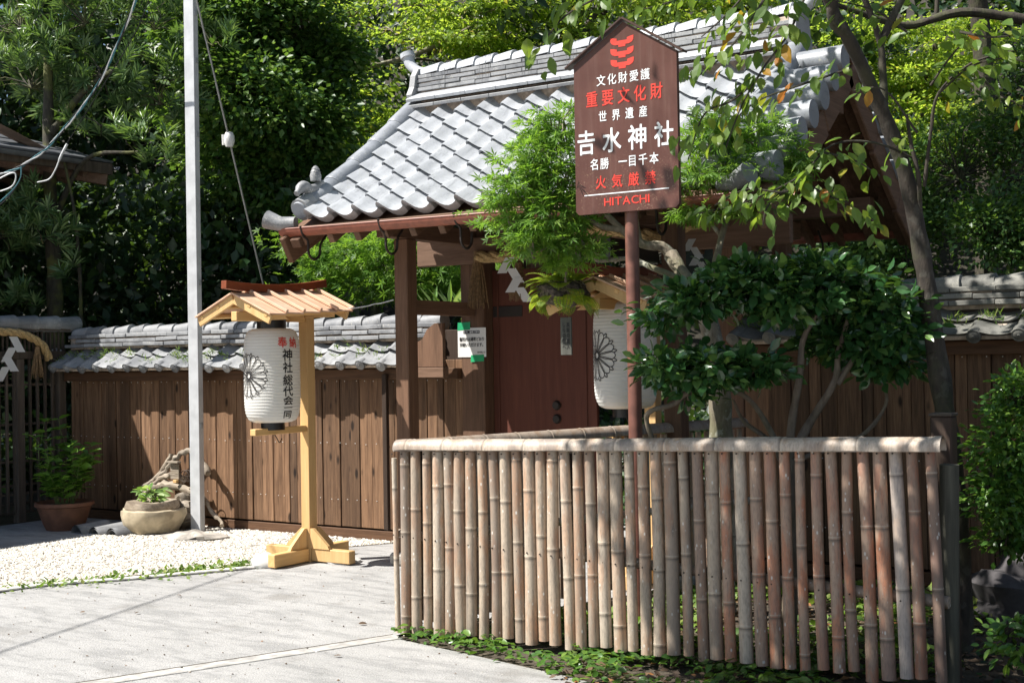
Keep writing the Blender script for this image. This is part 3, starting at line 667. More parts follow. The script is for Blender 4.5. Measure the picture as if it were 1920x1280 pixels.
# descending ridges and verge tubes
mk = MB(); mk.tube([(0, 0.175, -0.012), (0, -0.155, 0.008), (0, -0.165, 0.008), (0, -0.165, 0.008)], [0.079, 0.092, 0.092, 0.07], 14, cap=False, arc=(0, pi)); 
for uo in (-6.78, -3.37):
    for k in range(5):
        v0, v1 = 8.98-k*0.272, 8.98-(k+1)*0.272
        mb = MB(); mb.tube([(uo, v0+0.02, zs(v0+0.02)+0.045), (uo, v1, zs(v1)+0.055), (uo, v1-0.008, zs(v1-.008)+0.054)], [0.088, 0.094, 0.088], 16); centred(mb, 'descending_ridge_tile', 'tile_edge', gate, True)
        mb = MB(); mb.beam((uo, v0, zs(v0)+0.02), (uo, v1, zs(v1)+0.02), 0.22, 0.05); centred(mb, 'flat_ridge_tile', 'tile_old', gate)
    v1 = 7.60; e = MB(); e.tube([(uo, v1+0.08, zs(v1+.08)+0.06), (uo, v1-0.10, zs(v1-.1)+0.07)], [0.085, 0.088], 18); e = centred(e, 'ridge_end_disc', 'tile_old', gate, True)
    centred(MB().tube([(uo, v1-0.10, zs(v1-.1)+0.07), (uo, v1-0.112, zs(v1-.11)+0.07)], [0.07, 0.066], 18), 'disc_face', 'tile_edge', e, True)
    p = smooth_path([(uo, v1+0.15, zs(v1)+0.24), (uo, v1+0.02, zs(v1)+0.17), (uo, v1-0.06, zs(v1)+0.20), (uo, v1-0.14, zs(v1)+0.13)], 4)
    centred(MB().tube(p, np.array([.035]*3+[.045]*4+[.04]*4+[.025]*2)[:len(p)], 10), 'scroll_ornament', 'tile_old', gate, True)
    kb = MB(); kb.lathe([(0.0, -.05), (.04, -.05), (.046, -.01), (.038, .015), (.04, .018), (.03, .04), (.032, .043), (.015, .065), (0, .072)], 14, (uo, v1+0.08, zs(v1)+0.30)); centred(kb, 'finial', 'tile_old', gate, True)
for sgn, uo in ((-1, -6.80), (1, -3.30)):
    for side in (1, -1):
        for k in range(7 if sgn > 0 else 0):
            d = 0.22+k*0.215; v = 9.1-side*d; z = zs(v)+0.015
            mb = MB(); mb.tube([(uo, v, z), (uo+sgn*0.33, v, z-0.005), (uo+sgn*0.335, v, z-0.005)], [0.082, 0.095, 0.095], 14); t = centred(mb, 'verge_tile', 'tile_edge', gate, True)
        v = 9.1-side*1.66; z = zs(v)-0.01
        mb = MB(); mb.tube([(uo, v+side*0.03, z+0.02), (uo+sgn*0.12, v-side*0.01, z+0.02), (uo+sgn*0.23, v-side*0.05, z+0.06)], [0.05, 0.056, 0.072], 12); centred(mb, 'corner_tile', 'tile_old', gate, True)
# gutters with hooked straps
for vg in (7.47, 10.73):
    mb = MB(); mb.tube([(-6.93, vg, 2.605), (-3.18, vg, 2.575)], 0.058, 10, cap=False, arc=(pi, 2*pi)); mb.tube([(-6.93, vg, 2.600), (-3.18, vg, 2.570)], 0.054, 10, cap=False, arc=(pi, 2*pi))
    for e_ in (-1, 1): mb.tube([(-6.93, vg+e_*0.057, 2.605), (-3.18, vg+e_*0.057, 2.575)], 0.006, 6)
    g = centred(mb, 'gutter', 'copper', gate, True)
    sg = 1 if vg < 9 else -1
    for u in (-6.70, -5.95, -5.28, -4.55, -3.75):
        p = smooth_path([(u, vg-sg*0.062, 2.615), (u, vg-sg*0.03, 2.545), (u, vg+sg*0.02, 2.51), (u, vg+sg*0.03, 2.41), (u, vg+sg*0.09, 2.37), (u, vg+sg*0.15, 2.41), (u, vg+sg*0.17, 2.50), (u, vg+sg*0.27, 2.60)], 4)
        centred(MB().tube(p, 0.010, 5), 'gutter_strap', 'iron', g, True)

# ================================================================== WALLS
TWW = 0.225
def tiled_wall(name, label, u0, u1, v, ze, zr, tw, bw, capr, moss, cut=0.0, tm='tile_old'):
    W = thing(name, label, 'wall', ((u0+u1)/2, v, 0))
    centred(MB().span((u0, v, 0.10), (u1, v+0.10, zr-0.15)), 'core', 'dark_wood', W)
    centred(MB().span((u0, v-0.03, 0.0), (u1, v+0.12, 0.09)), 'base_beam', 'beam_x', W)
    u = u0; i = 0
    while u < u1-0.02:                                                  # boards one by one
        w = bw*random.choice((0.55, 0.85, 1.0, 1.1, 1.25))*(0.92+0.16*random.random()); w = min(w, u1-u); pr = 0.006*random.random()+(0.007 if i % 2 else 0)
        centred(MB().box((u+w/2, v-0.012-pr, (0.075+ze+0.05)/2+0.02), (w-0.004, 0.016, ze-0.05), np.array(Matrix.Rotation(random.gauss(0, 0.002), 3, 'Y')), 0.003), 'board', 'board', W)
        u += w; i += 1
    mb = MB(); n = int((u1-u0)/0.11)
    for z in (0.35, 0.85, ze-0.12):
        for k in range(n): mb.box((u0+(k+0.5)*0.11+random.uniform(-.03, .03), v-0.033, z+random.uniform(-.006, .006)), (0.007, 0.004, 0.007), None, 0.001)
    o = mb.build('nails', 'white', W); o['kind'] = 'stuff'
    centred(MB().span((u0, v-0.11, ze-0.105), (u1, v-0.035, ze-0.015)), 'eave_beam', 'beam_x', W)
    u1 = u1-cut
    mid = v+0.05; run = mid-(v-0.26); rise = zr-0.24-ze
    for sg in (1, -1):
        centred(MB().beam((u0, mid-sg*run*0.52, ze+rise*0.48-0.01), (u1, mid-sg*run*0.52, ze+rise*0.48-0.01), run*0.98, 0.03, norm(np.array([0, -sg*rise, run]))), 'roof_bed', 'mortar', W)
    a = math.atan2(rise, run); Lt = run/cos(a)
    t = MB(); pantile(t, tw, Lt*0.62, front=0.045, lift=.026, scale=.72)
    t.tube([(-tw*0.44, -0.012, 0.025), (-tw*0.44, 0.05, 0.02)], 0.047, 14); t.tube([(-tw*0.44, -0.017, 0.025), (-tw*0.44, -0.012, 0.025)], [0.03, 0.036], 12); t.tube([(-tw*0.44, -0.021, 0.025), (-tw*0.44, -0.016, 0.025)], [0.01, 0.012], 8)
    me_e = flat_shade(t.mesh('eave_tile', MAT[tm])); me_t = flat_shade(pantile(MB(), tw, Lt*0.60, lift=.026, scale=.72).mesh('roof_tile', MAT[tm]))
    nt = int((u1-u0)/tw); tw2 = (u1-u0)/nt
    for sg in (1, -1):
        for r in (0, 1):
            for k in range(nt):
                j = RNG.normal(size=4); q = Quaternion((0, 0, 1), 0 if sg > 0 else pi)@Quaternion((1, 0, 0), a+0.02*j[0])@Quaternion((0, 0, 1), 0.035*j[1])@Quaternion((0, 1, 0), 0.03*j[2])
                f = r*0.46
                child('eave_tile' if r == 0 else 'roof_tile', me_e if r == 0 else me_t, W, (u0+(k+0.5)*tw2, mid-sg*(run*(1-f)), ze+rise*f+0.005+0.006*j[3]), q)
    z = zr-0.215
    centred(MB().span((u0, mid-0.07, z-0.02), (u1, mid+0.07, zr-0.10)), 'ridge_core', 'mortar', W)
    for c in range(3):
        n = int((u1-u0)/0.29); w = (0.30, 0.235, 0.21)[c]
        for k in range(n):
            j = RNG.normal(size=3); a0 = u0+(u1-u0)*(k+(0.5 if c == 1 else 0))/n; b0 = min(a0+(u1-u0)/n-0.004, u1)
            centred(MB().box(((a0+b0)/2, mid+0.004*j[0], z+0.02+0.047*c+0.003*j[1]), (b0-a0, w, 0.034), np.array(Matrix.Rotation(0.012*j[2], 3, 'Y')), 0.004), 'ridge_tile', tm, W)
    mc = MB(); hl = 0.118; mc.tube([(-hl, 0, -0.008), (hl, 0, 0.006), (hl+0.002, 0, 0.006)], [capr*0.84, capr, capr*0.85], 12); mc = mc.mesh('ridge_cap', MAT[tm], smooth=True)
    n = int((u1-u0)/0.215)
    for k in range(n):
        j = RNG.normal(size=3); child('ridge_cap', mc, W, (u0+(k+0.5)*(u1-u0)/n, mid+0.006*j[0], zr-capr*0.95+0.004*j[1]), Quaternion((0, 1, 0), 0.03*j[2]))
    # weeds in the joints
    ns = int(moss*(u1-u0)); P = []; D = []
    for k in range(ns):
        c = np.array([RNG.uniform(u0, u1), v-0.10-RNG.random()*0.12, 0]); c[2] = ze+rise*((c[1]-(mid-run))/run)+0.04+0.03*RNG.random()
        for q in range(10): P.append(c+RNG.normal(size=3)*0.018); D.append(norm(RNG.normal(size=3)*0.7+np.array([0, -0.4, 0.7])))
    if P: P, D = np.array(P), np.array(D); foliage(W, P, D, norm(RNG.normal(size=P.shape)+np.array([0, -1, 1])), 0.03+0.05*RNG.random(len(P)), 'narrow', 'grass', mass='weeds')
    return W
lw = tiled_wall('boarded_wall', 'long brown boarded wall with grey tile coping left of the gate', -11.42, UL-0.118, 9.05, 1.53, 1.99, 0.225, 0.12, 0.075, 14, .24)
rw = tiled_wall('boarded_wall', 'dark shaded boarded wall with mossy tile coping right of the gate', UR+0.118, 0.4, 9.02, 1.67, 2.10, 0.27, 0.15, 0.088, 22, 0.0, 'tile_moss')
# shaped end board where the left coping meets the gate post
mb = MB(); mb.plate([(0.02, 0), (0.38, 0), (0.38, .36), (.30, .36), (.22, .31), (.17, .23), (.12, .21), (.05, .16), (0, .07)], (UL-0.5, 8.74, 1.53), (1, 0, 0), (0, 0, 1), -0.04)
centred(mb, 'end_board', 'timber', lw)
centred(MB().span((UL-0.53, 8.74, 1.44), (UL-0.118, 8.82, 1.525)), 'end_rail', 'timber_x', lw)
centred(MB().span((UL-0.9, 8.90, 0.12), (UL-0.85, 8.94, 1.47)), 'down_pipe', 'dark_wood', lw)

# ================================================================== LETTERING
_GL = {}
def glyph(ch, bold=0.0):
    key = ch
    if key not in _GL:
        c = bpy.data.curves.new('glyph', 'FONT'); c.body = ch; c.resolution_u = 3
        o = bpy.data.objects.new('glyph', c); COL.objects.link(o); dg = bpy.context.evaluated_depsgraph_get(); dg.update()
        m = bpy.data.meshes.new_from_object(o.evaluated_get(dg))
        v = np.array([x.co[:2] for x in m.vertices]); f = [tuple(p.vertices) for p in m.polygons]
        bpy.data.objects.remove(o); bpy.data.curves.remove(c); bpy.data.meshes.remove(m); _GL[key] = (v, f)
    return _GL[key]
def put(mb, ch, w, h, place, bold=0.012, fit=False):
    """One character in a cell w x h; place(x, y) maps the cell's own plane (0,0 = its middle) into the world."""
    v, f = glyph(ch, bold)
    if fit: lo, hi = v.min(0), v.max(0); q = (v-(lo+hi)/2)/np.maximum(hi-lo, 1e-6)
    else: q = (v-np.array([0.51, 0.375]))/0.98
    for k, (dx, dy) in enumerate(((0, 0), (1, .6), (-1, -.6), (.6, -1), (-.6, 1)) if bold else ((0, 0),)):   # heavier strokes, each copy a hair proud
        mb.add([tuple(np.array(place((x+dx*bold)*w, (y+dy*bold)*h))+LIFT*k) for x, y in q], f)
LIFT = np.array([0.0, -0.0002, 0.0])
def ribbon(mb, pts, w, place):
    p = np.array(pts, float); t = norm(np.gradient(p, axis=0)); n = np.stack([-t[:, 1], t[:, 0]], 1)
    a, b = p+n*w/2, p-n*w/2; m = len(p)
    mb.add([place(*q) for q in a]+[place(*q) for q in b], [(i, i+1, m+i+1, m+i) for i in range(m-1)])

# ================================================================== SIGN
SU, SV, SZ = -3.94, 6.80, 2.443; SW = 0.682; TH = 0.03
sign = thing('information_sign', 'tall brown house-shaped signboard with red and white Japanese lettering on a steel post', 'sign', (-3.605, SV+0.03, 0))
mb = MB(); c_ = 0.02
mb.plate([(c_, 0), (SW-c_, 0), (SW, c_), (SW, .90), (SW/2, 1.115), (0, .90), (0, c_)], (SU, SV, SZ), (1, 0, 0), (0, 0, 1), -TH)
mb.build('board', 'sign', sign)
hood = MB()
for sg in (-1, 1):
    a = np.array([SU+SW/2, SV+TH/2-0.008, SZ+1.135]); b = np.array([SU+SW/2+sg*(SW/2+0.05), SV+TH/2-0.008, SZ+1.135-(SW/2+0.05)*0.635])
    hood.beam(a, b, 0.065, 0.013, (0, 0, 1))
hood.build('hood', 'sign_edge', sign)
centred(MB().tube([(-3.605, SV+0.075, 0), (-3.605, SV+0.075, SZ+0.75)], 0.041, 20), 'post', 'signpost', sign, True)
for z in (SZ+0.15, SZ+0.6): centred(MB().span((-3.72, SV+0.031, z-0.02), (-3.49, SV+0.036, z+0.02)), 'bracket', 'sign_edge', sign)
def sp(fx, hz): return lambda x, y: (SU+fx*SW+x, SV-0.0015, SZ+hz*0.9+y)
def line(chars, fxs, hz, w, h, mat, bold, tilt=0.0):
    mb = MB()
    for ch, fx in zip(chars, fxs): put(mb, ch, w, h, sp(fx, hz), bold)
    mb.build('lettering', mat, sign)
ls = lambda a, b, n: [a+(b-a)*i/(n-1) for i in range(n)]
line('文化財愛護', ls(.275, .705, 5), .876, .062, .068, 'letter_white', .009)
line('重要文化財', ls(.18, .81, 5), .759, .082, .098, 'letter_red', .016)
line('世界遺産', ls(.285, .68, 4), .638, .056, .068, 'letter_white', .012)
line('\U00020BB7水神社', ls(.118, .875, 4), .476, .128, .150, 'letter_white', .016)
line('名勝一目千本', [.197, .295, .475, .568, .67, .775], .327, .060, .070, 'letter_white', .012)
line('火気厳禁', ls(.255, .737, 4), .205, .072, .082, 'letter_red', .016)
mb = MB(); x_ = 0.0
for ch, w in zip('HITACHI', (.045, .011, .046, .050, .047, .045, .011)):
    put(mb, ch, w, .046, sp(.285+(x_+w/2)/SW, .072), .02, fit=True); x_ += w+.0075
mb.build('lettering', 'letter_red', sign)
mb = MB(); ribbon(mb, [(0, 0), (.56, 0)], .0065, sp(.088, .126)); mb.build('rule_line', 'letter_white', sign)
em = MB()
for i in range(3):                                                       # three stacked bracket shapes
    pl = sp(.485, 1.035); s_ = .155; oz = .064*(1-i)
    q = lambda x, y: pl(x*s_, oz+y*s_*.60)
    for sg in (1, -1):
        P_ = [(0, .13), (0, -.13), (.16, -.13), (.30, -.13), (.43, -.04), (.49, .10), (.5, .36), (.40, .34), (.22, .27), (.22, .13)]
        P_ = [q(sg*x, y) for x, y in P_]; em.add(P_, [(0, 1, 2, 9), (2, 3, 4, 9), (4, 5, 9), (5, 6, 7, 8), (5, 8, 9)])
    em.add([q(-.15, -.131), q(.15, -.131), q(.15, -.27), q(-.15, -.27)], [(0, 1, 2, 3)])
    em.add([q(-.07, .131), q(.07, .131), q(.07, .07), q(-.07, .07)], [])
em.build('emblem', 'letter_red', sign)

# ================================================================== LANTERN STANDS
def make_stand(label, u, v):
    S = thing('lantern_stand', label, 'lantern stand', (u, v, 0), 'roofed lantern stands before the gate')
    centred(MB().span((u-.045, v-.045, .0), (u+.045, v+.045, 2.0)), 'post', 'new_wood', S)
    for ax in (0, 1):
        for sg in (-1, 1):
            d = np.array([1, 0, 0]) if ax == 0 else np.array([0, 1, 0]); e = np.array([d[1], -d[0], 0]); b = np.array([u, v, 0])
            centred(MB().beam(b+d*sg*.047+[0, 0, .062], b+d*sg*.44+[0, 0, .062], .075, .10, bev=.005), 'foot', 'new_wood_y' if ax else 'new_wood', S)
            mb = MB(); mb.plate([(.047, .113), (.24, .113), (.225, .14), (.075, .27), (.047, .27)], b+e*.015, d*sg, (0, 0, 1), .03); centred(mb, 'brace', 'new_wood', S)
    centred(MB().span((u-.03, v-.62, 1.035), (u+.03, v-.046, 1.085)), 'lower_arm', 'new_wood_y', S)
    centred(MB().span((u-.03, v-.80, 1.905), (u+.03, v-.046, 1.975)), 'upper_arm', 'new_wood_y', S)
    v0, v1 = v-.83, v+.12; zr = lambda q: 2.117+.05*(q-v0)/.95; hw, dp = .39, .172
    for sg in (-1, 1):
        mb = MB(); n = 5
        P = [(u, v0, zr(v0)), (u, v1, zr(v1)), (u+sg*hw, v1, zr(v1)-dp), (u+sg*hw, v0, zr(v0)-dp)]
        for i in range(n):
            a, b = i/n+.004, (i+1)/n-.004; q = lambda s, t: np.array(P[0])*(1-s)*(1-t)+np.array(P[1])*s*(1-t)+np.array(P[2])*s*t+np.array(P[3])*(1-s)*t
            pm, qm = (q((a+b)/2, 0)), (q((a+b)/2, 1)); nz = norm(np.array([sg*dp, 0, hw]))
            centred(MB().beam(pm-nz*.007, qm-nz*.007, (b-a)*.95, .012, nz, .002), 'roof_board', 'roof_board', S)
        for i in range(1, 6):
            s = (i-.02)/5 if i < 5 else .995
            pm, qm = q(s-.0, .02), q(s-.0, 1.0); centred(MB().beam(pm+nz*.012, qm+nz*.012, .024, .024, nz, .003), 'roof_batten', 'roof_board', S)
        for vv, dz, m in ((v0+.035, -.052, 'new_wood'), (v1-.05, -.052, 'new_wood')):
            a = np.array([u+sg*.004, vv, zr(vv)+dz]); b = np.array([u+sg*(hw-.02), vv, zr(vv)-dp+dz+.008]); centred(MB().beam(a, b, .022, .07, (0, 0, 1)), 'barge_board', m, S)
        for t in (.45, .88):
            a = q(0.02, t)-nz*.03; b = q(.98, t)-nz*.03; centred(MB().beam(a, b, .035, .03, nz), 'roof_purlin', 'new_wood_y', S)
    mb = MB(); mb.plate([(-.30, 0), (.30, 0), (0.05, .155), (-.05, .155)], (u, v0+.30, zr(v0)-.205), (1, 0, 0), (0, 0, 1), -.02); centred(mb, 'gable_board', 'new_wood', S)
    centred(MB().span((u-.34, v-.06, zr(v)-.225), (u+.34, v-.046, zr(v)-.185)), 'cross_tie', 'new_wood', S)
    mb = MB(); pts = [np.array([u, v0-.07+t*1.12, zr(v0+.95*t)+.022+.034*(2*t-1)**2]) for t in np.linspace(0, 1, 9)]
    for a, b in zip(pts[:-1], pts[1:]): mb.beam(a, b+(b-a)*.02, .055, .06, bev=.002)
    centred(mb, 'ridge_cap', 'red_wood', S)
    return S
stand = make_stand('fresh timber lantern stand with roof standing on gravel in front of the left wall', -7.06, 7.86)
s2 = copy_tree(stand); s2.location = (-4.19, 8.26, 0); WLOC[s2] = (-4.19, 8.26, 0)
s2['label'] = 'fresh timber lantern stand with roof right of the gate door behind the signpost'

RL, HL = 0.216, 0.72
def lan_r(z):
    t = min(1.0, abs(2*z/HL)); return 0.142+(RL-0.142)*max(0.0, 1-t**6)**0.5
def make_lantern(label, u, v, zc, emb, text, scale=1.0):
    L = thing('paper_lantern', label, 'lantern', (u, v, zc), 'white paper lanterns on timber stands')
    prof = []; n = 31
    for i in range(n*2+1):
        z = -HL/2+HL*i/(n*2); prof.append((lan_r(z)-(0.0024 if i % 2 else 0.0), z))
    mb = MB(); mb.lathe(prof, 90, (u, v, zc)); mb.build('shade', 'lantern', L)
    mb = MB(); mb.lathe([(.10, -.02), (.113, -.02), (.113, .075), (.10, .075), (.10, -.02)], 28, (u, v, zc+HL/2)); mb.build('top_ring', 'black', L, smooth=True)
    mb = MB(); mb.lathe([(0.0, -.06), (.092, -.06), (.092, .015), (.08, .015)], 28, (u, v, zc-HL/2)); mb.build('bottom_ring', 'black', L, smooth=True)
    mb = MB(); mb.tube([(u-.11, v, zc+HL/2+.07), (u, v, zc+HL/2+.11), (u+.11, v, zc+HL/2+.07)], .003, 5); mb.tube([(u, v, zc+HL/2+.11), (u, v, zc+HL/2+.17)], .003, 5)
    mb.build('hanging_wire', 'iron', L)
    mb = MB(); p = [(u, v, zc-HL/2-.06), (u+.02, v, zc-HL/2-.10), (u+.037, v, zc-HL/2-.12), (u+.037, v+.03, zc-HL/2-.16), (u+.036, v+.06, zc-HL/2-.13)]
    mb.tube(smooth_path(p, 4), .004, 5); mb.build('tie_cord', 'black', L)
    def wrap(az, z0):
        return lambda x, y: (u+(lan_r(z0+y)+.0035)*cos(az+x/RL), v+(lan_r(z0+y)+.0035)*sin(az+x/RL), zc+z0+y)
    az = radians(emb); mb = MB(); pl = wrap(az, 0.0)                       # sixteen-petalled flower crest
    for i in range(16):
        a = 2*pi*i/16; hwid = pi/16*.93; pts = []
        for t in np.linspace(0, 1, 8): pts.append((.022+t*.118, -hwid*(.55+.45*t)))
        for t in np.linspace(0, 1, 9): pts.append((.140+.022*sin(pi*t), -hwid+2*hwid*t))
        for t in np.linspace(1, 0, 8): pts.append((.022+t*.118, hwid*(.55+.45*t)))
        ribbon(mb, [(r*cos(a+b), r*sin(a+b)) for r, b in pts], .0054, pl)
        a2 = a+pi/16; pts = [(.150+.024*sin(pi*t), -.075+.15*t) for t in np.linspace(0, 1, 9)]
        ribbon(mb, [(r*cos(a2+b), r*sin(a2+b)) for r, b in pts], .0062, pl)
    ribbon(mb, [(.02*cos(t), .02*sin(t)) for t in np.linspace(0, 2*pi, 20)], .004, pl)
    mb.build('flower_crest', 'letter_black', L)
    if text:
        azt = radians(text)
        mb = MB()
        for ch, z, w, h in (('神', .154, .092, .095), ('社', .060, .088, .088), ('総', -.036, .088, .088), ('代', -.120, .088, .082), ('会', -.192, .09, .070), ('一', -.246, .08, .06), ('同', -.297, .08, .062)): put(mb, ch, w, h, wrap(azt, z), .016)
        mb.build('lettering', 'letter_black', L)
        mb = MB(); put(mb, '奉', .078, .085, wrap(azt-radians(11), .252), .016); put(mb, '納', .078, .085, wrap(azt+radians(15), .250), .016); mb.build('lettering', 'letter_red', L)
    return L
make_lantern('white paper lantern with black flower crest and brushed Japanese text hanging before the left wall', -7.06, 7.46, 1.49, -100.6, -13)
make_lantern('white paper lantern with black flower crest partly hidden behind the brown signpost', -4.19, 7.86, 1.60, -122, None)

# ================================================================== BAMBOO FENCES
def culm(mb, p, q, r0, r1, nodes, n=12, arc=None, bend=0.0):
    p, q = np.array(p, float), np.array(q, float); L = np.linalg.norm(q-p); R = []
    for t in sorted(nodes):
        e = 1/L
        R += [(t-.03*e*1.2, 1.0, 0), (t-.010*e, 1.0, -.9), (t-.003*e, 1.02, .2), (t, 1.045, .8), (t+.0035*e, 1.02, .55), (t+.010*e, .985, .1), (t+.035*e, 1.0, 0)]
    R = [(0, 1.0, 0), (.02, 1, 0)]+[x for x in R if .025 < x[0] < .975]+[(.98, 1, 0), (1, 1.0, 0)]
    R.sort(); t = np.array([x[0] for x in R]); pts = p+(q-p)*t[:, None]
    pts[:, 0] += bend*np.sin(pi*t)
    rad = (r0+(r1-r0)*t)*np.array([x[1] for x in R]); mb.tube(pts, rad, n, cap=True, att=[x[2] for x in R], arc=arc); return mb
fence = thing('bamboo_fence', 'low weathered bamboo picket fence with half-bamboo coping in the foreground', 'fence', (-3.2, 6.05, 0))
NP = 41; US = np.linspace(-4.765, -1.665, NP)
for i, u in enumerate(US):
    f = i/(NP-1); r = 0.0305+0.0032*RNG.normal(); r = min(max(r, .023), .0355)
    if i == 0: r = .017
    top = np.array([u+RNG.normal()*.003, 6.05, 1.062+.085*f+.01*RNG.normal()*.5]); bot = np.array([u+.005+.03*f*f+RNG.normal()*.005, 6.04+RNG.normal()*.004, .025+.065*f+RNG.normal()*.011])
    if i == 0: top[2] = 1.02; bot[1] = 6.06
    nd = []; t = RNG.uniform(.05, .5)
    while t < .97: nd.append(t); t += RNG.uniform(.32, .52)
    m = 'bamboo_new' if i == NP-3 else ('bamboo' if RNG.random() > f*2.2-.75 else 'bamboo_red')
    pk = centred(culm(MB(), bot, top, r, r*.93, nd, 12, bend=RNG.normal()*.004), 'picket', m, fence, True)
    if i == NP-3: pk['label'] = 'pale whitish bamboo picket among brown ones'
    # nail heads at rail and coping
    for z in (.573-.13*f, 1.045+.085*f): 
        uu = bot[0]+(top[0]-bot[0])*(z/1.1); MBn = MB().tube([(uu, 6.05-r-.002, z), (uu, 6.05-r-.006, z)], .0045, 6); centred(MBn, 'nail', 'iron', pk)
cn = [.03, .115, .205, .29, .38, .47, .56, .65, .76, .88]
cm = culm(MB(), (-4.735, 6.045, 1.08), (-1.60, 6.045, 1.150), .049, .059, cn, 12, arc=(-.15, pi+.15))
cm2 = culm(cm, (-4.735, 6.045, 1.072), (-1.60, 6.045, 1.147), .042, .052, [], 12, arc=(-.15, pi+.15))
V_ = np.array(cm2.v); V_ += (np.sin(V_[:, :1]*19+V_[:, 2:]*30)*[0, .6, 1]+np.sin(V_[:, :1]*47+1)*[0, .4, .6])*.0022; cm2.v = [tuple(q) for q in V_]
centred(cm2, 'coping', 'bamboo_grey', fence, True)
centred(culm(MB(), (-4.78, 6.095, .575), (-1.60, 6.095, .445), .026, .029, [.04, .1, .18, .25, .33, .4, .48, .55, .63, .7, .78, .86, .94], 10), 'rail', 'bamboo', fence, True)
for u, r in ((-4.70, .03), (-3.62, .04), (-1.625, .045)): centred(MB().tube([(u, 6.16, 0), (u+.02, 6.16, 1.07)], r, 12), 'post', 'grey_green' if u > -2 else 'dark_wood', fence, True)
# return fence behind
fence2 = thing('bamboo_fence', 'second bamboo fence running back from the front corner towards the gate', 'fence', (-4.2, 7.4, 0))
A2, B2 = np.array([-4.70, 6.16, 0]), np.array([-3.72, 8.75, 0]); n2 = 34
for i in range(n2):
    p = A2+(B2-A2)*(i+.5)/n2; r = .023+.003*RNG.normal()*.6; nd = []; t = RNG.uniform(.05, .5)
    while t < .97: nd.append(t); t += RNG.uniform(.32, .52)
    centred(culm(MB(), p+[0, 0, .05+RNG.normal()*.01], p+[0, 0, 1.06], r, r*.94, nd, 8), 'picket', 'bamboo', fence2, True)
cm = culm(MB(), A2+[.0, -.12, 1.07], B2+[0, 0, 1.085], .058, .055, cn, 12, arc=(-.15, pi+.15)); culm(cm, A2+[.0, -.12, 1.067], B2+[0, 0, 1.082], .051, .049, [], 12, arc=(-.15, pi+.15)); centred(cm, 'coping', 'bamboo_grey', fence2, True)
centred(culm(MB(), A2+[.05, 0, .55], B2+[.05, 0, .55], .026, .026, [.1, .25, .4, .55, .7, .85], 8), 'rail', 'bamboo', fence2, True)
post = thing('charred_post', 'short dark square wooden post with worn cap behind the right fence end', 'post', (-1.66, 6.34, 0))
centred(MB().span((-1.725, 6.285, 0), (-1.625, 6.395, 1.285), .008), 'shaft', 'dark_wood', post); centred(MB().box((-1.675, 6.34, 1.292), (.11, .118, .014), None, .004), 'cap', 'grey_wood', post)

# ================================================================== POLE, WIRES
pole = thing('metal_pole', 'tall pale painted square pole standing by the stone basin', 'pole', (-9.24, 8.73, 0))
mb = MB(); mb.span((-9.305, 8.70, 0), (-9.175, 8.76, 5.6), .003); mb.build('shaft', 'pole', pole)
for z in (1.0, 2.35, 3.75, 4.45, 4.9):
    centred(MB().box((-9.170, 8.73, z), (.012, .03, .05), None, .002), 'bolt_plate', 'pole_side', pole)
wire = thing('guy_wire', 'steel guy wire with white porcelain insulator running down from the pole', 'wire', tuple(at(368, 0, 12.1)))
wp = [at(345, -100, 12.05), at(430, 262, 12.7), at(500, 560, 13.4), at(530, 690, 13.8)]
centred(MB().tube(wp, .009, 6), 'strand', 'wire', wire, True)
c = at(430, 262, 12.7); mb = MB(); mb.lathe([(0, -.075), (.035, -.07), (.052, -.02), (.05, .03), (.035, .07), (0, .078)], 14, tuple(c)); mb.tube([c+[-.05, -.02, -.05], c+[-.045, -.03, .05]], .02, 8); centred(mb, 'insulator', 'white', wire, True)
cab = thing('cable_bundle', 'bundle of teal, black and pale cables sweeping down to the left roof', 'cable', tuple(at(120, 280, 13.4)))
base = smooth_path([at(x, y, d) for x, y, d in ((275, -60, 11.8), (255, 0, 12), (222, 80, 12.4), (180, 165, 12.8), (130, 230, 13.1), (85, 280, 13.3), (40, 312, 13.4), (0, 328, 13.4), (-60, 340, 13.4))], 5)
for i, m in enumerate(('cable_teal', 'cable_black', 'cable_white')):
    tt = np.linspace(0, 40, len(base))+i*2.1; off = np.stack([np.cos(tt), np.sin(tt)*0, np.sin(tt)], 1)*.012
    centred(MB().tube(base+off, .0085, 6), 'cable', m, cab, True)
for pts, m in (([(-20, 345), (20, 325), (30, 330), (22, 350), (-10, 362)], 'cable_white'), ([(40, 312), (38, 335), (20, 360), (-20, 395)], 'cable_teal'), ([(42, 312), (36, 340), (10, 375), (-30, 405)], 'cable_black')):
    centred(MB().tube(smooth_path([at(x, y, 13.35) for x, y in pts], 5), .008, 6), 'cable', m, cab, True)
drop = thing('service_wire', 'thin dark service wire ending in a pale clamp above the left eave', 'wire', tuple(at(110, 290, 13.6)))
centred(MB().tube(smooth_path([at(x, y, d) for x, y, d in ((300, -70, 12.6), (262, 45, 12.8), (200, 150, 13.1), (150, 230, 13.4), (126, 268, 13.5))], 4), .005, 5), 'strand', 'cable_black', drop, True)
centred(MB().tube(smooth_path([at(x, y, 13.5) for x, y in ((126, 270), (118, 285), (112, 298), (104, 318), (92, 336), (70, 342))], 4), [.014]*9+[.008]*12, 7), 'clamp', 'cable_white', drop, True)
ov = thing('overhead_cable', 'overhead cable whose thin shadow crosses the paving', 'cable', (-9.5, 3.2, 5.0))
k_ = np.array([sdir.x, sdir.y, sdir.z])/sdir.z*5.0
a_, b_ = ground_at(0, 1222)+k_, ground_at(480, 1062)+k_; centred(MB().tube([a_-(b_-a_)*1.5, b_+(b_-a_)*.5], .011, 6), 'cable', 'cable_black', ov, True)
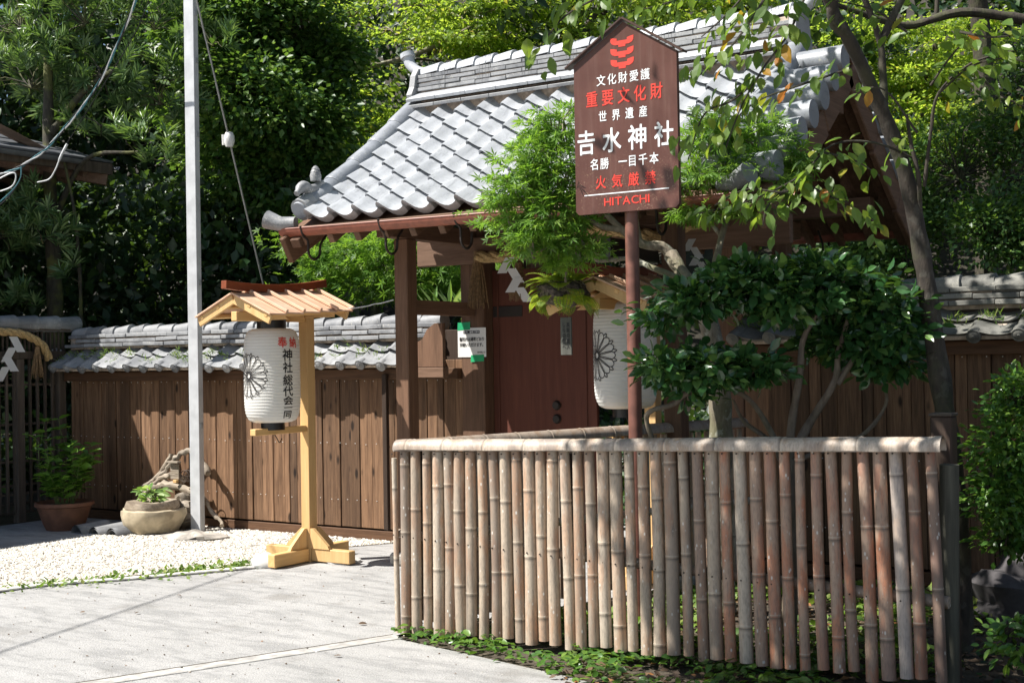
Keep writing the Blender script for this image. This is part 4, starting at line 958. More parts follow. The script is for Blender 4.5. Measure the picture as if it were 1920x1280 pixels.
tw_ = thing('tie_wire', 'pale wire stretched from the lantern stand roof to the gate post', 'wire', (-6.9, 8.0, 2.0))
centred(MB().tube(wobble(at(652, 578, 10.3), at(738, 562, 10.2), 8, .002, -.01), .005, 5), 'strand', 'cable_white', tw_, True)

# ================================================================== NEIGHBOUR BUILDING
nb = thing('neighbour_building', 'corner of a low hipped roof with dark sheet covering and brown eaves', 'building', (-15.5, 5.6, 0))
TU, TV, TZ = -12.1, 10.2, 3.93; B0, B1 = (-19.0, 0.8), (TU, TV)
cr = [(TU, TV, TZ), (TU, 0.8, TZ), (-19, 0.8, TZ), (-19, TV, TZ)]; rd = [(-15.55, 4.2, TZ+1.3), (-15.55, 6.8, TZ+1.3)]
for q in ([cr[1], cr[0], rd[1], rd[0]], [cr[0], cr[3], rd[1]], [cr[3], cr[2], rd[0], rd[1]], [cr[2], cr[1], rd[0]]):
    q = [np.array(p) for p in q]; n = norm(np.cross(q[1]-q[0], q[2]-q[0])); n = n if n[2] > 0 else -n
    e = norm(q[1]-q[0]); ins = norm(np.cross(n, e)); ins = ins if ins@(q[2]-q[0]) > 0 else -ins; H_ = (q[2]-q[0])@ins
    for k in range(14):                                                  # overlapping courses
        t0, t1 = k/14, (k+1.25)/14; t1 = min(t1, 1)
        lerp = lambda a, b, t: a+(b-a)*t
        l0, l1 = lerp(q[0], q[-1], t0), lerp(q[0], q[-1], t1); r0, r1 = lerp(q[1], q[2], t0), lerp(q[1], q[2], t1)
        m = MB(); up_ = n*.012; m.add([l0+up_*1.6, r0+up_*1.6, r1+up_*.4, l1+up_*.4, l0-n*.004, r0-n*.004], [(0, 1, 2, 3), (4, 5, 1, 0)]); m.build('roof_course', 'shingle', nb)
for p, q in ((cr[0], cr[1]), (cr[3], cr[0])):
    p, q = np.array(p), np.array(q); d = norm(q-p); inw = np.array([-1, 0, 0]) if abs(d[1]) > .5 else np.array([0, -1, 0])
    m = MB(); m.beam(p+inw*.03-d*(.0)+[0, 0, -.075], q+inw*.03+[0, 0, -.075], .045, .13); m.build('fascia', 'grey_wood', nb)
    m = MB(); m.tube([p-inw*.05+[0, 0, -.03]+d*.5, q-inw*.05+[0, 0, -.03]], .05, 8, arc=(pi, 2*pi)); m.build('gutter', 'shingle', nb, smooth=True)
    for k in range(20):
        b = p+d*(.35+k*.45); 
        if (b-p)@d > np.linalg.norm(q-p): break
        m = MB(); m.beam(b+inw*.06+[0, 0, -.16], b+inw*1.5+[0, 0, .30], .06, .08); centred(m, 'rafter', 'eave_wood', nb)
m = MB(); m.span((-18, 1.8, 0), (-13.35, 9.0, 3.9)); m.build('wall', 'dark_wood', nb)
m = MB(); m.beam((TU-.05, TV-.05, TZ-.20), (-14.2, TV-2.15, TZ+.30), .10, .13); m.build('hip_rafter', 'eave_wood', nb)

# ================================================================== LATTICE GATE WITH ROPE
LU = -11.5
lat = thing('lattice_gate', 'grey wooden lattice gate with a tiled rail at the left edge', 'gate', (LU, 8.0, 0))
V0, V1 = 6.3, 9.0
centred(MB().span((LU-.05, V0, 1.665), (LU+.05, V1, 1.745)), 'header_beam', 'grey_wood', lat)
centred(MB().span((LU-.06, V0, 1.955), (LU+.06, V1+.05, 2.005)), 'top_beam', 'grey_wood', lat)
for v in (6.4, 8.44, 8.95): centred(MB().span((LU-.045, v-.045, 0), (LU+.045, v+.045, 1.664)), 'post', 'grey_wood', lat)
v = V0+.04
while v < V1: centred(MB().span((LU-.01, v-.009, 1.746), (LU+.01, v+.009, 1.954), .001), 'slat', 'grey_wood', lat); v += .052
v = V0+.07
while v < V1-.03: centred(MB().span((LU-.014, v-.013, .10), (LU+.014, v+.013, 1.664), .002), 'bar', 'grey_wood', lat); v += .092
for z in (.10, .19, .29, .38, .62, 1.0, 1.4): centred(MB().span((LU-.026, V0, z-.012), (LU-.0145, V1, z+.012), .002), 'rail', 'grey_wood', lat)
mc = MB(); mc.tube([(0, -.13, 0), (0, .13, .008), (0, .132, .008)], [.075, .088, .075], 12); mc = mc.mesh('rail_tile', MAT['tile_old'], smooth=True)
for k in range(11): child('rail_tile', mc, lat, (LU, V0+.13+k*.262, 2.02))
def twisted(name, label, pts, r, mat='rope', turns=9):
    t = thing(name, label, 'rope', tuple(pts[len(pts)//2])); p = smooth_path(pts, 10); T = norm(np.gradient(p, axis=0)); s = np.concatenate([[0], np.cumsum(np.linalg.norm(np.diff(p, axis=0), axis=1))])
    x = norm(np.cross(T, [0, 0, 1.0])); y = np.cross(T, x)
    for k in range(3):
        a = s/(r*7.5)*2*pi+k*2*pi/3; centred(MB().tube(p+(np.cos(a)[:, None]*x+np.sin(a)[:, None]*y)*r*.5, r*.56, 7), 'strand', mat, t, True)
    return t
def tassel(parent, top, L, w, n=40, mat='tassel'):
    mb = MB(); top = np.array(top, float)
    mb.tube([top, top-[0, 0, L*.25]], [w*.35, w*.45], 8)
    for i in range(n):
        a = RNG.random()*2*pi; rr = w*sqrt(RNG.random()); mb.tube([top-[0, 0, L*.2]+np.array([cos(a), sin(a), 0])*rr*.4, top-[0, 0, L*.6]+np.array([cos(a), sin(a), 0])*rr*.75, top-[0, 0, L*(.85+.2*RNG.random())]+np.array([cos(a), sin(a), 0])*rr], [.006, .005, .003], 4, cap=False)
    o = centred(mb, 'tassel', mat, parent); return o
def shide(label, top, ex, size, flip=1):
    """Folded zigzag paper strip hanging from a rope."""
    t = thing('shide_paper', label, 'paper streamer', tuple(top)); top = np.array(top, float); ex = np.array(ex, float); ey = np.array([0, 0, 1.0]); nz = np.cross(ex, ey); o = top.copy(); w = size*.19; h = size*.30
    for k in range(4):
        dx = flip*w*(.85 if k % 2 else -.85); d = o+ex*dx-ey*h*(.92 if k else 1.0)
        tilt = nz*(.012*(-1)**k)
        m = MB(); m.add([o-ex*w/2, o+ex*w/2, d+ex*w/2+tilt, d-ex*w/2+tilt], [(0, 1, 2, 3)]); m.build('fold', 'shide', t); o = d+tilt*.3+nz*.004+ex*(flip*w*.95 if k % 2 == 0 else -flip*w*.1)+ey*h*.30
    return t
r1 = twisted('straw_rope', 'tan twisted straw rope drooping over the lattice gate at the left edge', [(LU+.09, 7.5, 1.94), (LU+.10, 8.0, 1.94), (LU+.10, 8.4, 1.92), (LU+.09, 8.66, 1.81), (LU+.08, 8.76, 1.66)], .042)
tassel(r1, (LU+.10, 8.60, 1.79), .32, .07)
shide('white zigzag paper streamer on the lattice gate rope at the left edge', (LU+.12, 8.30, 1.89), (0, 1, 0), .52, -1)
fp = thing('folded_paper', 'white folded paper lying over the coping at the left end of the wall', 'paper', tuple(at(100, 662, 13.75)))
c = at(100, 664, 13.75); m = MB(); m.add([c+[-.09, 0, .03], c+[.05, .02, -.03], c+[.06, .06, .045], c+[-.06, .08, .07], c+[-.08, -.02, -.05], c+[.05, 0, -.07]], [(0, 1, 2, 3), (0, 4, 5, 1)]); m.build('fold', 'shide', fp)
r2_ = twisted('straw_rope', 'thick twisted straw rope slung along the gate lintel', [(-6.10, 8.90, 2.43), (-5.8, 8.88, 2.42), (-5.45, 8.88, 2.46), (-5.1, 8.88, 2.58), (-4.8, 8.89, 2.56), (-4.45, 8.89, 2.50), (-4.2, 8.90, 2.56), (-4.0, 8.92, 2.60)], .048)
tassel(r2_, (-6.12, 8.92, 2.48), .46, .09, 60)
tassel(r2_, (-5.70, 8.88, 2.36), .30, .10, 60)
shide('white zigzag paper streamer hanging left of the fern ball at the gate', (-5.72, 8.80, 2.40), (cos(.3), sin(.3), 0), .42, 1)
shide('white zigzag paper streamer hanging at the right end of the gate rope', tuple(at(1298, 448, 9.15)), (cos(.3), sin(.3), 0), .28, 1)
# notice taped to the main post
nt = thing('paper_notice', 'white paper notice with black Japanese print held by green tape on the gate post', 'notice', (-6.21, 8.99, 1.73))
NU, NV, NZ = -6.385, 8.993, 1.605; NW, NH = .287, .245
m = MB(); m.add([(NU, NV, NZ), (NU+NW, NV, NZ), (NU+NW, NV, NZ+NH), (NU, NV, NZ+NH)], [(0, 1, 2, 3)]); m.build('sheet', 'paper', nt)
for a, b in (((.0, .225), (.13, .295)), ((.13, -.042), (.265, .02))):
    m = MB(); m.add([(NU+a[0], NV-.002, NZ+a[1]), (NU+b[0], NV-.002, NZ+a[1]+.006), (NU+b[0], NV-.002, NZ+b[1]), (NU+a[0]+.004, NV-.002, NZ+b[1]-.004)], [(0, 1, 2, 3)]); m.build('tape', 'tape', nt)
m = MB(); m.add([(NU+.06, NV-.0015, NZ+.196), (NU+.225, NV-.0015, NZ+.196), (NU+.225, NV-.0015, NZ+.222), (NU+.06, NV-.0015, NZ+.222)], [(0, 1, 2, 3)]); m.build('header_bar', 'letter_black', nt)
def nrow(txt, x0, z, cw, ch, mat, bold):
    m = MB()
    for i, c in enumerate(txt): put(m, c, cw, ch, (lambda i: lambda x, y: (NU+x0+cw*(i+.5)+x, NV-.003, NZ+z+y))(i), bold)
    m.build('lettering', mat, nt)
nrow('只今、屋根工事中', .066, .209, .0195, .020, 'letter_white', .01)
nrow('書院内は通常どおり', .018, .150, .0285, .034, 'letter_black', .02)
nrow('拝観いただけます。', .022, .103, .0285, .034, 'letter_black', .02)
nrow('受付所より', .20, .038, .016, .018, 'letter_black', .01)

# ================================================================== STONES, POTS, DRIFTWOOD
def lump(mb, c, r, seed, n=14, m=9, amp=.12, flat=0.0):
    g = np.random.default_rng(seed); ph = g.random((6, 3))*6; fr = g.uniform(1, 4, (6, 3)); V = []
    for j in range(m):
        th = pi*j/(m-1)
        for i in range(n):
            a = 2*pi*i/n; d = np.array([sin(th)*cos(a), sin(th)*sin(a), cos(th)])
            k = 1+amp*sum(sin(fr[q]@d*2+ph[q][0]) for q in range(6))/2.4; p = d*k*np.array(r); V.append(np.array(c)+p)
    Fc = [(j*n+i, (j+1)*n+i, (j+1)*n+(i+1) % n, j*n+(i+1) % n) for j in range(m-1) for i in range(n)]
    return mb.add(V, Fc)
bc = (-9.58, 8.50, 0)
basin = thing('stone_basin', 'rough tan stone basin standing against the pole on the gravel', 'basin', bc)
mb = MB(); prof = [(.14, 0), (.22, .02), (.275, .10), (.30, .18), (.297, .225), (.27, .235), (.25, .22), (.22, .19), (0, .18)]
mb.lathe(prof, 30, bc); V = np.array(mb.v); d = V-np.array([bc[0], bc[1], .12]); q = np.sin(d@np.array([23, 9, 17.]))*np.sin(d@np.array([-11, 25, 13.]))+.6*np.sin(d@np.array([51, -43, 37.])); V += norm(d)*q[:, None]*.013; mb.v = [tuple(p) for p in V]
mb.build('bowl', 'stone', basin, smooth=True)
mb = MB(); prof = [(.17, .17), (.235, .19), (.255, .25), (.235, .31), (.20, .315), (.17, .29), (0, .28)]; mb.lathe(prof, 26, bc); V = np.array(mb.v); d = V-np.array(bc); an = np.arctan2(d[:, 1], d[:, 0]); V[:, :2] += d[:, :2]*(.07*np.sin(an*5+1)+.04*np.sin(an*13))[:, None]; V[:, 2] += .012*np.sin(an*3+.5); mb.v = [tuple(p) for p in V]
stump = thing('stump_planter', 'ring of weathered stump set on the stone basin holding a small plant', 'planter', (bc[0], bc[1], .2)); mb.build('rim', 'drift', stump, smooth=True)
pl = thing('ivy_plant', 'small green and white leafed plant growing in the stump planter', 'plant', (bc[0], bc[1], .29))
n = 46; a = RNG.random(n)*2*pi; rr = .13*np.sqrt(RNG.random(n)); P = np.stack([bc[0]+rr*np.cos(a), bc[1]-.03+rr*np.sin(a), .31+.12*RNG.random(n)], 1); D = norm(np.stack([np.cos(a), np.sin(a)-.2, RNG.uniform(-.7, .6, n)], 1)); foliage(pl, P, D, norm(RNG.normal(size=(n, 3))*.4+[0, -.5, 1]), .075+.04*RNG.random(n), 'oval', 'leaf_pale', single=46)
twigs(pl, [(bc[0], bc[1], .28)]*20, P[:20], .004, 'green_stem', 'stems')
pot = thing('terracotta_pot', 'wide round terracotta pot in shade by the lattice gate', 'pot', (-10.62, 8.30, 0))
mb = MB(); mb.lathe([(0, 0), (.17, 0), (.20, .06), (.255, .22), (.28, .235), (.28, .265), (.26, .27), (.245, .25), (.24, .23), (0, .23)], 32, (-10.62, 8.30, 0)); mb.build('bowl', 'terracotta', pot, smooth=True)
mb = MB(); mb.lathe([(0, .24), (.24, .235)], 20, (-10.62, 8.30, 0)); mb.build('soil_fill', 'soil', pot)
hy = thing('potted_shrub', 'leafy green shrub growing in the terracotta pot', 'plant', (-10.62, 8.30, .24))
st_, en_ = [], []; P = []; D = []
for k in range(24):
    a = RNG.random()*2*pi; b = np.array([-10.62+.08*cos(a), 8.30+.08*sin(a), .24]); e = b+np.array([.19*cos(a), .19*sin(a), RNG.uniform(.25, .82)]); st_.append(b); en_.append(e)
    for t in np.linspace(.3, 1, 7):
        c = b+(e-b)*t; a2 = RNG.random()*pi
        for s in (0, pi): P.append(c); D.append((cos(a2+s), sin(a2+s), RNG.uniform(-.1, .5)))
foliage(hy, np.array(P), norm(np.array(D)), norm(RNG.normal(size=(len(P), 3))*.25+[0, -.2, 1]), .095+.06*RNG.random(len(P)), 'oval', 'leaf_pot', single=300)
twigs(hy, st_, en_, .005, 'green_stem', 'stems')
for i, (x, y) in enumerate(((172, 996), (205, 1000), (238, 1002))):
    t = thing('loose_roof_tile', ('grey curved roof tile lying on the ground nearest the terracotta pot', 'middle one of three grey curved roof tiles lying along the wall', 'grey curved roof tile lying beside the stone basin')[i], 'tile', tuple(ground_at(x, y)), 'curved tiles laid on the ground by the wall')
    c = ground_at(x, y); m = MB(); m.tube([c+[-.02, -.16, -.02], c+[.03, .16, -.0]], .10, 12, arc=(.15, pi-.15)); m.tube([c+[-.02, -.16, -.036], c+[.03, .16, -.016]], .10, 12, arc=(.15, pi-.15)); m.build('body', 'tile_old', t, smooth=True)
fs = thing('flat_stone', 'broad flat grey stone at the foot of the pale pole', 'stone', tuple(ground_at(362, 1012)))
c = ground_at(362, 1010); lump(MB(), c+[0, 0, .005], (.31, .20, .065), 3, 22, 11, .22).build('body', 'stone_grey', fs, smooth=True)
for i, (x, y, r, z) in enumerate(((498, 1062, (.125, .11, .085), .025), (640, 1053, (.17, .13, .05), .0))):
    t = thing('white_stone', ('rounded white stone left of the lantern stand foot', 'low white stone half buried right of the lantern stand foot')[i], 'stone', tuple(ground_at(x, y))); lump(MB(), ground_at(x, y)+[0, 0, z], r, 11+i, 16, 9, .12).build('body', 'stone_white', t, smooth=True)
dw = thing('driftwood', 'gnarled bleached driftwood leaning against the wall behind the basin', 'driftwood', (-9.5, 8.85, 0))
def vp(x, y, v): r = ray(x, y); return CP+r*(v/r[1])
for pts, r0, r1 in (([(262, 928, 8.80), (285, 905, 8.85), (305, 880, 8.92), (322, 852, 8.97)], .012, .02), ([(262, 915, 8.84), (290, 900, 8.88), (312, 882, 8.9), (330, 858, 8.92), (352, 845, 8.92), (378, 860, 8.9), (390, 890, 8.85)], .016, .03), ([(290, 915, 8.86), (310, 908, 8.86), (345, 915, 8.84), (375, 930, 8.82), (396, 955, 8.82), (418, 985, 8.80)], .05, .012), ([(270, 925, 8.82), (300, 898, 8.86), (325, 890, 8.86), (345, 900, 8.86)], .014, .03), ([(340, 925, 8.8), (350, 955, 8.78), (352, 985, 8.76)], .06, .09)):
    p = smooth_path([vp(*q) for q in pts], 5); r = np.linspace(r0, r1, len(p))*(1+.18*RNG.normal(size=len(p))); mb = MB().tube(p+RNG.normal(size=p.shape)*.006, np.abs(r)+.004, 9); mb.build('limb', 'drift', dw, smooth=True)
hut = thing('miniature_hut', 'tiny slatted wooden hut front hung on the driftwood', 'ornament', tuple(vp(328, 885, 8.80)))
c = vp(328, 885, 8.80)
for k in range(6): centred(MB().box(c+[0, 0, -.055+.025*k], (.115, .012, .022), None, .002), 'slat', 'drift', hut)
centred(MB().box(c+[.005, -.02, .10], (.16, .05, .018), None, .003), 'roof_ledge', 'drift', hut); centred(MB().box(c+[.03, -.02, -.085], (.05, .03, .03), None, .003), 'foot', 'new_wood', hut)
wh = thing('water_wheel_ornament', 'tiny wooden water wheel beside the miniature hut', 'ornament', tuple(vp(349, 892, 8.80))); c = vp(349, 892, 8.78); mb = MB()
for dy in (-.02, .02): mb.tube([c+[.055*cos(t), dy, .055*sin(t)] for t in np.linspace(0, 2*pi, 17)], .005, 5, cap=False)
mb.build('rim', 'dark_wood', wh); mb = MB()
for t in np.linspace(0, pi, 5)[:-1]: mb.tube([c+[.055*cos(t), 0, .055*sin(t)], c-[.055*cos(t), 0, .055*sin(t)]], .003, 4)
mb.build('spokes', 'dark_wood', wh)
rk = thing('dark_rock', 'large dark rock in shade right of the bamboo fence', 'rock', tuple(ground_at(1890, 1165))); c = ground_at(1900, 1160); lump(MB(), c+[.1, .15, .02], (.42, .32, .33), 21, 22, 13, .15).build('body', 'rock', rk, smooth=True)

# ================================================================== PLANTS
def pb(x, y, d, r): return (at(x, y, d), r)                              # a crown blob seen at a pixel, d metres away
def tree(name, label, cat, base, trunk_px, r0, r1, bark, blobs, clumps, per, csize, lsize, kind, mat, single=0, group=None, limbs=(), flat=.55, droop=.15, tuft=False, twig=0, shell=.35, upbias=.7, one_kind=None, layers=0, holes=0):
    T = thing(name, label, cat, tuple(base), group)
    if trunk_px is not None: limb(T, [at(*q) for q in trunk_px], r0, r1, bark, 'trunk', n=12)
    for pts, a, b in limbs: limb(T, [at(*q) for q in pts], a, b, bark, 'limb')
    if layers: blobs = [((np.array(c)+[RNG.normal()*.25*r[0], RNG.normal()*.25*r[1], (i-(layers-1)/2)*2*r[2]/layers]), (r[0]*RNG.uniform(.6, 1.0), r[1]*RNG.uniform(.6, 1), .05)) for c, r in blobs for i in range(layers)]
    P, D, N, S, cc = crown(blobs, clumps, per, csize, lsize, flat, droop, upbias, shell, tuft, holes)
    foliage(T, P, D, N, S, kind, mat, single, one_kind=one_kind)
    if twig:
        C = np.array([b[0] for b in blobs]); ix = RNG.choice(len(cc), min(twig, len(cc)), replace=False)
        st_ = [C[np.argmin(((C-cc[i])**2).sum(1))]-[0, 0, .1] for i in ix]; twigs(T, st_, cc[ix], .008 if csize < .3 else .02, bark)
    return T

# --- far background, left to right
tree('podocarp_tree', 'dark conifer with tufts of long narrow leaves behind the left roof corner', 'tree', at(105, 700, 14.8)*[1, 1, 0],
     [(105, 720, 14.8), (104, 600, 14.8), (100, 480, 14.8), (92, 300, 14.9), (90, 100, 15)], .11, .05, 'bark_moss',
     [pb(x, y, d, r) for x, y, d, r in ((40, 40, 15.2, (.9, .7, .5)), (160, 30, 15, (.6, .6, .45)), (60, 150, 15, (.7, .6, .4)), (190, 130, 15, (.6, .5, .35)), (290, 40, 15.2, (.5, .5, .4)), (265, 285, 14.4, (.5, .4, .25)), (190, 220, 14.8, (.5, .4, .3)), (95, 385, 14.2, (.35, .3, .2)), (80, 440, 14.2, (.3, .3, .2)), (60, 560, 14.2, (.3, .25, .15)), (150, 525, 14.2, (.3, .25, .2)), (5, 430, 14.3, (.35, .3, .35)), (300, 180, 15.2, (.5, .4, .5)), (400, 70, 15.2, (.3, .3, .2)))],
     420, 34, .14, .17, 'narrow', 'leaf_podo', tuft=True, twig=140, holes=2.6,
     limbs=[([(152, 640, 14.5), (150, 520, 14.5), (140, 400, 14.5), (120, 300, 14.6)], .025, .015), ([(98, 420, 14.8), (160, 300, 14.7), (260, 285, 14.5)], .04, .015), ([(95, 250, 14.9), (170, 160, 15), (290, 90, 15.2)], .05, .02)])
tree('evergreen_tree', 'tall dense dark green broadleaf tree behind the pale pole', 'tree', at(470, 700, 16.5)*[1, 1, 0],
     [(470, 720, 16.5), (475, 500, 16.5), (470, 250, 16.5), (480, 0, 16.5)], .16, .08, 'bark_dark',
     [pb(x, y, d, r) for x, y, d, r in ((430, 40, 16.5, (1.0, .9, .8)), (540, 60, 16.3, (.9, .8, .8)), (480, 190, 16, (1.0, .8, .7)), (560, 230, 16, (.6, .6, .8)), (420, 300, 16.2, (.7, .6, .7)), (530, 340, 16.2, (.6, .5, .4)), (600, 130, 16.8, (.4, .5, .7)), (600, 480, 15.5, (.4, .4, .4)), (400, 430, 17.0, (.7, .5, .3)))],
     680, 84, .36, .10, 'fold', 'leaf_ever', twig=80, holes=2.2, shell=.5, flat=.4)
tree('maple_tree', 'bright yellow green maple behind the gate ridge with a pale forked trunk', 'tree', at(650, 600, 18.5)*[1, 1, 0],
     [(655, 600, 18.5), (650, 300, 18.5), (640, 255, 18.5), (618, 190, 18.6), (600, 60, 18.6)], .15, .08, 'bark_maple',
     [pb(x, y, d, r) for x, y, d, r in ((640, 60, 19, (.7, .6, .4)), (680, 140, 18.5, (.7, .6, .3)), (760, 40, 18.8, (.9, .6, .45)), (720, 220, 18.5, (.6, .5, .25)), (800, 130, 19, (.7, .6, .3)), (690, 290, 18.3, (.45, .5, .25)), (640, 310, 18.2, (.4, .4, .3)), (870, 60, 19, (.9, .7, .4)), (620, 210, 18.4, (.25, .3, .4)))],
     420, 46, .42, .085, 'fold', 'leaf_maple_y', layers=3, holes=1.6, flat=.11, twig=90, droop=.3, shell=.1,
     limbs=[([(650, 265, 18.5), (656, 190, 18.6), (670, 90, 18.7)], .08, .04), ([(650, 130, 18.4), (740, 115, 18.4), (830, 80, 18.5), (900, 40, 18.6)], .05, .02)])
tree('maple_tree', 'spreading maple with dark bare limbs showing above the middle of the gate roof', 'tree', at(1010, 600, 20)*[1, 1, 0],
     [(1010, 600, 20), (1000, 250, 20), (940, 130, 20), (870, 80, 20), (800, 100, 19.8)], .16, .05, 'bark_dark',
     [pb(x, y, d, r) for x, y, d, r in ((960, 30, 20, (.9, .7, .35)), (1050, 20, 20, (.9, .7, .4)), (900, 110, 19.6, (.7, .5, .25)), (1000, 90, 20, (.8, .6, .25)), (1150, 20, 20.5, (1.0, .7, .5)), (1280, 10, 20.5, (1.2, .8, .5)), (1420, 10, 20.5, (1.0, .7, .6)), (840, 180, 19.4, (.4, .4, .2)))],
     420, 46, .46, .085, 'fold', 'leaf_maple_y', layers=3, holes=1.6, flat=.11, twig=80, droop=.3, shell=.1,
     limbs=[([(990, 200, 20), (1040, 110, 20), (1100, 50, 20.1), (1140, -20, 20.2)], .09, .05), ([(1000, 160, 20), (930, 140, 19.8), (860, 120, 19.6), (780, 110, 19.5)], .06, .02), ([(1010, 150, 20), (1080, 120, 20), (1150, 60, 20)], .07, .03)])
tree('maple_tree', 'fresh green maple showing between the left gate posts', 'tree', at(700, 700, 14.0)*[1, 1, 0],
     [(700, 760, 14), (705, 600, 14), (690, 520, 14), (660, 450, 14.1)], .06, .03, 'bark_dark',
     [pb(x, y, d, r) for x, y, d, r in ((640, 480, 14, (.45, .4, .25)), (720, 480, 13.6, (.4, .4, .3)), (810, 470, 13.6, (.4, .4, .25)), (850, 510, 13.6, (.35, .4, .2)), (700, 540, 14, (.4, .4, .2)), (600, 540, 14.2, (.35, .3, .25)), (590, 450, 14.4, (.4, .4, .3)), (780, 530, 13.6, (.35, .35, .2)), (990, 505, 13.6, (.4, .4, .25)))],
     420, 13, .20, .085, 'maple', 'leaf_maple', flat=.35, twig=50, shell=.1)
tree('maple_tree', 'sunlit yellow green maple behind the right end of the gate roof', 'tree', at(1730, 700, 18)*[1, 1, 0],
     [(1730, 700, 18), (1735, 400, 18), (1750, 150, 18), (1760, -60, 18)], .07, .03, 'bark_dark',
     [pb(x, y, d, r) for x, y, d, r in ((1680, 120, 18, (.8, .6, .5)), (1760, 180, 17.6, (.8, .6, .4)), (1650, 240, 17.6, (.5, .5, .4)), (1820, 80, 18, (.8, .6, .4)), (1720, 260, 17.4, (.5, .5, .3)), (1590, 60, 18.4, (.6, .5, .5)), (1560, 180, 18.4, (.4, .4, .5)))],
     380, 42, .36, .075, 'fold', 'leaf_maple_y', layers=3, holes=1.6, flat=.12, twig=60, shell=.1,
     limbs=[([(2020, 60, 16), (1900, 34, 16), (1800, 24, 16), (1710, 48, 16), (1660, 40, 15.9), (1600, 20, 15.8), (1540, 0, 15.8)], .07, .025)])
for i, (lab, px, bl, n) in enumerate((
    ('dense small leaved dark shrub behind the right wall near the gable', (1640, 640, 14.5), ((1620, 460, 14.5, (.5, .4, .5)), (1700, 400, 14.8, (.6, .5, .5)), (1580, 500, 14, (.4, .4, .3)), (1700, 480, 14.2, (.4, .4, .3))), 340),
    ('tall twiggy dark hedge behind the right wall at the picture edge', (1850, 640, 14), ((1800, 320, 14.5, (.7, .5, .6)), (1890, 330, 14, (.6, .5, .7)), (1850, 440, 13.6, (.7, .5, .4)), (1780, 470, 13.8, (.4, .4, .3)), (1940, 200, 14.5, (.6, .5, .8)), (1920, 460, 13.6, (.4, .4, .35))), 760))):
    tree('hedge_shrub', lab, 'shrub', at(*px)*[1, 1, 0], [px, (px[0], px[1]-200, px[2])], .05, .03, 'bark_dark', [pb(*q) for q in bl], int(n*1.25), 26, .24, .065, 'fold', 'leaf_ever', twig=n//2, holes=2.4)
sh = thing('long_leaf_plant', 'clump of long pale green strap leaves rising behind the side beam of the gate', 'plant', tuple(at(845, 640, 12.6)))
P = np.repeat([at(840, 590, 12.6)], 26, 0)+RNG.normal(size=(26, 3))*[.12, .12, .03]; a = RNG.random(26)*2*pi
foliage(sh, P, norm(np.stack([np.cos(a)*.5, np.sin(a)*.5, .6+.5*RNG.random(26)], 1)), norm(np.stack([-np.cos(a)*.8, -np.sin(a)*.8, np.ones(26)*.5], 1)), .26+.1*RNG.random(26), 'narrow', 'leaf_pale', single=26)
lp = thing('broad_leaf_plant', 'pale leafed plant seen through the lattice gate', 'plant', (-12.6, 8.3, 0))
n = 170; P = np.stack([RNG.uniform(-13.2, -12.0, n), RNG.uniform(7.2, 9.2, n), RNG.uniform(.2, 1.5, n)], 1); a = RNG.random(n)*2*pi
foliage(lp, P, norm(np.stack([np.cos(a), np.sin(a), .2*RNG.normal(size=n)], 1)), norm(RNG.normal(size=(n, 3))*.4+[0.3, -.3, 1]), .18+.12*RNG.random(n), 'fold', 'leaf_pale')
# the wood behind as one mass
n = 70000; px = RNG.uniform(-350, 2300, n); py = RNG.uniform(-160, 640, n); dd = 19.5+5.5*RNG.random(n)+1.6*np.sin(px*.011)+1.2*np.sin(py*.017+px*.006)
q = CP+(fw+r2*((px-960)/F)[:, None]+u2*((640-py)/F)[:, None])*dd[:, None]
ck = np.sin(q[:, 0]*2.1+np.sin(q[:, 2]*1.7)*2)+np.sin(q[:, 2]*2.3+q[:, 0])+np.sin(q[:, 1]*1.3); q = q[(ck > -.9)]; n = len(q)
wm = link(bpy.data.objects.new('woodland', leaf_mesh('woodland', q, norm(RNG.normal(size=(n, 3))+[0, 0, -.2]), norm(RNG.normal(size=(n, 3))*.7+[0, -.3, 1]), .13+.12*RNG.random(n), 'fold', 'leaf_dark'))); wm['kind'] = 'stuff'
def mass(name, n, x0, x1, y0, y1, d0, d1, s0, s1, mat):
    px = RNG.uniform(x0, x1, n); py = RNG.uniform(y0, y1, n); dd = RNG.uniform(d0, d1, n)
    q = CP+(fw+r2*((px-960)/F)[:, None]+u2*((640-py)/F)[:, None])*dd[:, None]; ck = np.sin(q[:, 0]*2.6+np.sin(q[:, 2]*2.1)*2)+np.sin(q[:, 2]*2.9+q[:, 0]); q = q[(ck > -1.1) & (q[:, 2] > 0)]; n = len(q)
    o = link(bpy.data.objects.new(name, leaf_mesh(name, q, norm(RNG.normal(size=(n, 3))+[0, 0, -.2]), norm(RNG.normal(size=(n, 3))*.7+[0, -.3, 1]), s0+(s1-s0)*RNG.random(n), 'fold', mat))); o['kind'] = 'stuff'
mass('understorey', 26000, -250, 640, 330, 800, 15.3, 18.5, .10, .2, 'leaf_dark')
mass('woodland', 22000, -350, 520, -200, 420, 18.5, 24, .14, .26, 'leaf_dark')
gs = [(RNG.uniform(-22, 4), RNG.uniform(10.6, 16)) for _ in range(26000)]; P = np.array([(x, y, hill_z(x, y)+.25*RNG.random()) for x, y in gs]); n = len(P)
ug = link(bpy.data.objects.new('undergrowth', leaf_mesh('undergrowth', P, norm(RNG.normal(size=(n, 3))+[0, 0, .4]), norm(RNG.normal(size=(n, 3))*.5+[0, 0, 1]), .10+.1*RNG.random(n), 'fold', 'leaf_dark'))); ug['kind'] = 'stuff'

